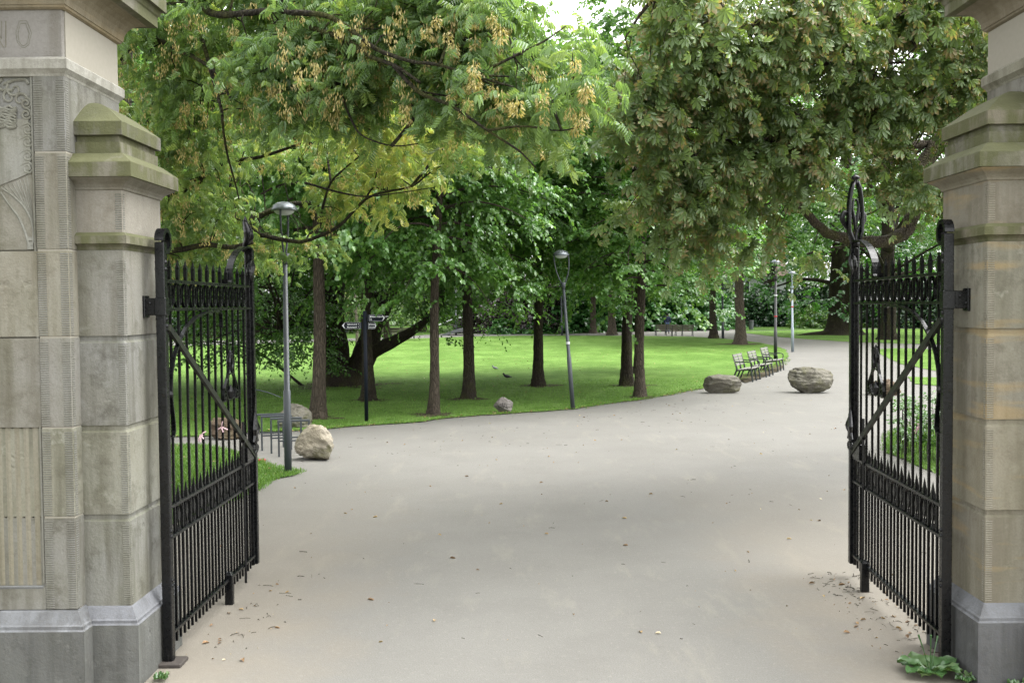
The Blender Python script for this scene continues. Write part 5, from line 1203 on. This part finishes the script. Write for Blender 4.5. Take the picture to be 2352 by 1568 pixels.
def shrub(name, seed, R, H, mat, n, card, fern=False, hollow=.0):
    rng = np.random.default_rng(seed); root = thing(name, '-', 'shrub'); mb = MB()
    for i in range(9):
        a = i*2.4; limb(mb, [Vector((.1*math.cos(a),.1*math.sin(a),-.05)), Vector((R*.3*math.cos(a),R*.3*math.sin(a),H*.45)), Vector((R*.6*math.cos(a),R*.6*math.sin(a),H*.8))], .05, .012, 5, 2, seed+i)
    mb.build('stems', M['bark_dark'], root, True)
    if fern:
        m = n//45; d = unit(rng.normal(size=(m,3))*np.array([1,1,.8])); d[:,2] = np.abs(d[:,2]); C = d*np.array([R,R,H])*(.55+.4*rng.random((m,1))); C[:,2] = np.maximum(C[:,2], .12*H)
        P, D, N, tt = sprays(C, unit(d+UP*.1), 3, 15, R*.55, .38, rng, .55)
    else:
        d = unit(rng.normal(size=(n,3))); d[:,2] = np.abs(d[:,2]); lump = 1+.16*np.sin(d[:,0]*5+seed)*np.sin(d[:,1]*6)+.12*np.sin(d[:,2]*9+d[:,0]*7)
        P = d*np.array([R,R,H])*lump[:,None]*(.72+.3*rng.random((n,1))); P[:,2] = np.maximum(P[:,2], .04); D = d+rng.normal(size=(n,3))*.7-UP*.3; N = unit(d*.7+UP*.6+rng.normal(size=(n,3))*.4); tt = rng.beta(2,2,n)
    leaves('foliage', P, D, N, card*rng.uniform(.6,1.2,len(P)), FAR, M[mat], root, rng, tt); return root
sp = {'copper': shrub('copper_shrub', 1, 3.4, 4.6, 'leaf_copper', 7000, .34), 'fern': shrub('leafy_shrub', 2, 3.0, 4.2, 'leaf_fern', 7000, .34, True), 'dark': shrub('evergreen_shrub', 3, 2.6, 2.6, 'leaf_dark', 6000, .26), 'low': shrub('low_shrub', 4, 1.4, 1.2, 'leaf_fern', 3000, .26, True), 'mound': shrub('rhododendron_shrub', 5, 2.1, 1.9, 'leaf_far', 5000, .24)}
sh = [('copper', -2.6, 94, 1.0, 'copper leaved shrub nearest the white footbridge'), ('copper', 1.3, 93, 1.15, 'copper leaved shrub right of the slim dark linden'), ('low', -1.6, 89.5, 1.0, 'low fresh green shrub before the copper shrubs'), ('low', 1.4, 89, .8, 'small fresh green shrub left of the dark trunked linden'),
      ('fern', 4.4, 93, 1.0, 'leafy green shrub behind the leaning fork arm lamp'), ('fern', 7.4, 95, 1.1, 'leafy green shrub left of the pale barked trunks'), ('dark', 9.5, 98, 1.5, 'dark evergreen shrub between the pale barked trunks'), ('fern', 12.5, 97, 1.25, 'leafy green shrub behind the pair of dark trunks'),
      ('fern', 14.6, 98, 1.35, 'leafy green shrub left of the walking person'), ('fern', 17.4, 99, 1.1, 'bright leafy shrub right of the walking person'), ('fern', 19.6, 103, .95, 'leafy shrub left of the first litter bin'), ('dark', 23.5, 110, 1.5, 'dark hedge shrub behind the bench in the hedge'), ('dark', 27.5, 110, 1.5, 'dark hedge shrub behind the thick path linden'),
      ('dark', 21.0, 111, 1.3, 'dark hedge shrub behind the first litter bin'), ('dark', 31, 109, 1.5, 'dark hedge shrub behind the dark pole lamp'), ('mound', 29.3, 100.5, 1.0, 'rounded rhododendron left of the giant trunk'), ('mound', 32.3, 101.5, 1.0, 'rounded rhododendron nearest the giant trunk'), ('dark', 35.2, 108, 1.7, 'dark shrub behind the giant trunk'), ('dark', 40, 100, 1.7, 'dark shrub right of the giant trunk'), ('dark', 46, 90, 1.7, 'dark evergreen shrub behind the bars of the right gate'),
      ('dark', -22, 99, 1.6, 'dark shrub far left behind the forked tree'), ('dark', -30, 92, 1.6, 'dark shrub far behind the left gate leaf'), ('dark', 52, 80, 1.7, 'evergreen shrub at the far right edge behind the right gate')]
first = set()
for i, (kd, x, y, sc, lab) in enumerate(sh):
    if kd not in first: first.add(kd); o = sp[kd]; o.location = (x, y, 0); o.scale = (sc,)*3; o['label'] = lab
    else: o = dup(sp[kd], (x, y, 0), i*1.7, lab, sc)
    o['group'] = 'shrubs at the back of the park'
# young staked tree, hedge of weeping foliage at the far left
p = gp(820, 813); root = thing('young_tree', 'young thin tree seen between the stems of the forked tree', 'tree', p); rng = np.random.default_rng(8)
mb = MB(); trunk_mb(mb, 6, .09, (0,0), 3, 1.2, 8); C, O = [], []
for i in range(16):
    a = i*2.4; z = 2.3+i*.2; e = Vector((math.cos(a)*1.1, math.sin(a)*1.1, z+.3)); limb(mb, [Vector((0,0,z-.3)), e], .03, .008, 4, 2, i); C.append(e); O.append((math.cos(a), math.sin(a), .2))
mb.build('trunk', M['bark_pale'], root, True); P, D, N, tt = sprays(np.array(C), np.array(O), 3, 9, .7, .4, rng); leaves('crown', P, D, N, .12*rng.uniform(.7,1.2,len(P)), OVAL, M['leaf_far'], root, rng, tt)
p = at(886, 770, 74); o = dup(protos[2], (p.x, 74.5, 0), .3, 'small tree beside the far bench behind the forked tree', .55); o['group'] = 'trees around the back of the park'
wl = thing('willow_tree', 'pale weeping willow far behind the fingerpost', 'tree', (-14, 96, 0)); rng = np.random.default_rng(3); mb = MB(); trunk_mb(mb, 8, .4, (0,0), 3, 1.4, 10); mb.build('trunk', M['bark_dark'], wl, True)
n = 260; a = rng.uniform(0, 6.28, n); rr = 5.5*np.sqrt(rng.random(n)); C = np.stack([rr*np.cos(a), rr*np.sin(a), 9.5-rr*.35], -1); ln = rng.uniform(4, 8.2, n); t = np.linspace(0, 1, 26)
P = C[:,None,:]-UP*ln[:,None,None]*t[None,:,None]+rng.normal(size=(n,26,3))*.14; P = P.reshape(-1,3); P = P[P[:,2] > .3]; D = np.tile([0,0,-1.], (len(P),1))+rng.normal(size=P.shape)*.4; leaves('crown', P, D, unit(rng.normal(size=P.shape)), .34*rng.uniform(.7,1.2,len(P)), diamond(1,.3), M['leaf_pale'], wl, rng)
# far woods that read as one mass
rng = np.random.default_rng(99); n = 42000; x = rng.uniform(-95, 100, n); y = 128+rng.uniform(0, 12, n)+.0*x; top = 19+5*np.sin(x*.12)+3*np.sin(x*.31+1); hole = (x > 13) & (x < 45); y = np.where(hole, y+14, y)
P = np.stack([x, y, top*rng.random(n)**.9], -1); D = rng.normal(size=(n,3))-UP*.4; N = unit(rng.normal(size=(n,3))*.5+np.array([0,-.6,.6])); o = leaves('far_woods', P, D, N, 1.0*rng.uniform(.6,1.3,n), FAR, M['leaf_beech'], None, rng); tag(o, 'dark green woods closing the back of the park', 'woods', kind='stuff')

# ground cover bed behind the right gate, plantain, small weeds
rng = np.random.default_rng(12)
root = thing('ground_cover_shrub', 'knee high bushy shrub in the grass bed behind the bars of the right gate', 'shrub', gp(2130, 1030)); b0 = np.array(root.location); mb = MB(); C, O = [], []
for i in range(150):
    px = rng.uniform(2062, 2330); py = rng.uniform(1000, 1062); g = np.array(gp(px, py))-b0; h = rng.uniform(.2,.78); C.append(g+np.array([0,0,h])); O.append(unit(np.array([rng.normal()*.5, rng.normal()*.5-.3, .4])))
    mb.tube([Vector(g), Vector(g)+Vector((0,0,h))], .005, 4)
mb.build('stems', M['bark_dark'], root); P, D, N, tt = sprays(np.array(C), np.array(O), 4, 9, .28, .35, rng); leaves('foliage', P, D, N, .065*rng.uniform(.6,1.2,len(P)), OVAL, M['leaf_beech'], root, rng, tt)
def plantain(px, py, Y, lab, s, nl, stalks, seed, kind='plantain_weed'):
    r_ = np.random.default_rng(seed); p = at(px, py, Y); root = thing(kind, lab, 'weed', (p.x, p.y, 0), 0); lv = MB(); ms = []
    for i in range(nl):
        a = i*2.4+r_.uniform(-.3,.3); l = s*r_.uniform(.75,1.15); w_ = l*.30; el = r_.uniform(.15,.75); V = []; F = []; ns = 9
        for t in np.linspace(0, 1, ns):
            wd = .012 if t < .25 else w_*math.sin(math.pi*min(1, (t-.2)/.8))**.7; rr = l*t; z = l*(el*t-.62*el*t**2.2)+.012; wave = .012*math.sin(t*14+i)
            for k_, q in enumerate((-1, -.5, 0, .5, 1)):
                V.append((math.cos(a)*rr-math.sin(a)*wd*q, math.sin(a)*rr+math.cos(a)*wd*q, max(.004, z+abs(q)*.02+wave*abs(q))))
        for j in range(ns-1):
            for k_ in range(4): F.append((j*5+k_, j*5+k_+1, (j+1)*5+k_+1, (j+1)*5+k_))
        o = MB().add(V, F).build('leaf', M['weed'], root, True); at_ = o.data.attributes.new('tint', 'FLOAT', 'POINT'); at_.data.foreach_set('value', np.full(len(V), r_.random(), np.float32))
    for i in range(stalks):
        a = r_.uniform(0, 6.28); h = r_.uniform(.25,.42); MB().tube([(0,0,0),(math.cos(a)*.05,math.sin(a)*.05,h*.6),(math.cos(a)*.09,math.sin(a)*.09,h)], [.003,.003,.007], 6, smooth_pts=4).build('seed_stalk', M['weed'], root)
plantain(2137, 1512, 6.88, 'broad leaved plantain weed at the foot of the right gate', .22, 11, 3, 2)
plantain(372, 1560, 6.85, 'tiny green weed at the foot of the left side pier', .06, 8, 0, 3, 'small_weed')
plantain(36, 1562, 6.55, 'small weed in front of the left pillar plinth', .09, 9, 0, 4, 'small_weed')
plantain(2217, 1548, 6.72, 'small yellow green weed at the corner of the right side pier', .08, 9, 0, 5, 'small_weed')
plantain(2348, 1535, 6.60, 'small weed against the right pier plinth at the picture edge', .09, 9, 0, 6, 'small_weed')

# grass blades along the edges and on the near lawn, fallen leaves and twigs
def blades(name, P, rng, h, label):
    n = len(P); D = unit(np.stack([rng.normal(size=n)*.5, rng.normal(size=n)*.5, np.ones(n)], -1)); N = unit(np.stack([rng.normal(size=n), rng.normal(size=n), np.zeros(n)], -1)); o = leaves(name, P, D, N, h*rng.uniform(.5,1.3,n), diamond(1, .16), M['grass_blade'], None, rng); return tag(o, label, 'grass', kind='stuff')
def along(edge, n, rng, w0, w1):
    e = np.array([(p.x, p.y) for p in edge]); a, b = e, np.roll(e, -1, 0); L = np.linalg.norm(b-a, axis=1); vis = (a[:,1] < 45); pr = L*vis; pr = pr/pr.sum(); k_ = rng.choice(len(e), n, p=pr); t = rng.random((n,1)); p = a[k_]+(b[k_]-a[k_])*t; d = unit(b[k_]-a[k_]); nr = np.stack([-d[:,1], d[:,0]], -1)
    return np.concatenate([p+nr*rng.uniform(w0, w1, (n,1)), np.full((n,1), .02)], 1)
def inside(edge, n, rng, bx):
    e = [(p.x, p.y) for p in edge]; x = rng.uniform(bx[0], bx[1], n*3); y = rng.uniform(bx[2], bx[3], n*3); ok = in_poly(e, x, y); return np.stack([x[ok][:n], y[ok][:n], np.full(min(n, ok.sum()), .02)], -1)
rng = np.random.default_rng(55)
blades('lawn_grass', np.concatenate([along(lawn_edge, 9000, rng, -.25, .25), inside(lawn_edge, 26000, rng, (-9, 9, 19, 34))]), rng, .06, 'short grass blades of the main lawn')
blades('rough_grass', np.concatenate([inside(near_edge, 26000, rng, (-7, -2, 12, 20)), along(near_edge, 5000, rng, -.1, .1)]), rng, .07, 'longer grass blades on the near left lawn')
blades('bed_grass', np.concatenate([inside(bed_edge, 9000, rng, (3, 9, 13, 22)), along(bed_edge, 2500, rng, -.1, .1)]), rng, .07, 'grass blades in the bed behind the right gate')
def litter(name, P, rng, s, label, cat):
    n = len(P); P = P.copy(); P[:,2] += .006; a = rng.uniform(0, 6.28, n); D = np.stack([np.cos(a), np.sin(a), rng.normal(size=n)*.18], -1); N = np.stack([rng.normal(size=n)*.25, rng.normal(size=n)*.25, np.ones(n)], -1); o = leaves(name, P, D, unit(N), s*(.3+1.5*rng.random(n)**2.2), quadleaf(1,.5,.35,.2), M['dead_leaf'], None, rng, rng.beta(1.4,1.6,n)); return tag(o, label, cat, kind='stuff')
def pathpts(n, rng, bx, p=1.0):
    x = rng.uniform(bx[0], bx[1], n); y = bx[2]+(bx[3]-bx[2])*rng.random(n)**p; return np.stack([x, y, np.full(n, .002)], -1)
e1 = along(lawn_edge, 1500, rng, -.22, .22); lx = inside(lawn_edge, 900, rng, (-10, 12, 19, 60)); px_ = pathpts(330, rng, (-4, 9, 7.5, 34), 1.2); nl_ = inside(near_edge, 260, rng, (-7, -2, 12, 20))
e1[:,2] = .03; lx[:,2] = .05; nl_[:,2] = .05
litter('fallen_leaves', np.concatenate([e1, lx, nl_, px_, pathpts(60, rng, (2.6,3.3,7,9.5)), pathpts(26, rng, (-2.6,-2.0,7.2,9.3))]), rng, .042, 'brown fallen leaves on lawn edge and path', 'leaves')
tw = MB(); r_ = random.Random(3)
for i in range(360):
    if i < 110: x, y = r_.gauss(2.95, .13), r_.uniform(7.3, 9.6)
    elif i < 140: x, y = r_.gauss(-2.25, .12), r_.uniform(7.4, 9.6)
    elif i < 250: x, y = r_.uniform(-3.2, 7.5), 7.6+22*r_.random()**1.4
    else: x = r_.uniform(-4, 6.5); y = 19.6+max(0, x+2)*1.05-abs(r_.gauss(0, 2.2))
    a = r_.uniform(0, 6.28); l = .018+.10*r_.random()**2.5; dx, dy = math.cos(a)*l, math.sin(a)*l; tw.tube([(x,y,.006),(x+dx*.5+r_.gauss(0,.006),y+dy*.5+r_.gauss(0,.006),.009),(x+dx,y+dy,.006)], .0012+.0018*r_.random(), 4, cap=False)
tag(tw.build('twigs', M['bark']), 'thin dark twigs scattered on the path', 'twigs', kind='stuff')
for px, py, rx, seed in ((790,886,1.7,1),(730,963,.5,2),(997,954,.55,3),(1076,917,.6,4),(1240,888,.75,5),(1452,887,.7,6),(1473,913,.5,7),(847,921,.6,8),(1701,791,1.6,9)):
    p = gp(px, py); r_ = random.Random(seed); pts = []
    for i in range(26): a = i/26*2*math.pi; q = rx*r_.uniform(.4,1.05); pts.append((p.x+q*math.cos(a)*1.25, p.y+q*math.sin(a), 0))
    sheet('soil', pts, .032, M['soil'])
pts = [gp(x, y) for x, y in ((1690,872),(1712,880),(1750,868),(1790,852),(1800,842),(1785,838),(1735,852),(1700,864))]; sheet('soil', [(p.x, p.y, 0) for p in pts], .032, M['soil'], .05, .3)
can = gp(601, 1062); root = thing('drink_can', 'crushed red drink can on the path beside the near left grass', 'can', can, .5); k = NT('can_red'); k.bsdf((.4,.03,.04), .3, metallic=.3)
MB().tube([(-.06,0,.03),(-.02,0,.035),(.0,.005,.03),(.03,0,.033),(.06,0,.03)], [.030,.031,.022,.028,.031], 12).build('can_body', k.m, root, True); MB().tube([(.06,0,.03),(.064,0,.03)], [.03,.024], 12).build('lid', M['dome'], root)
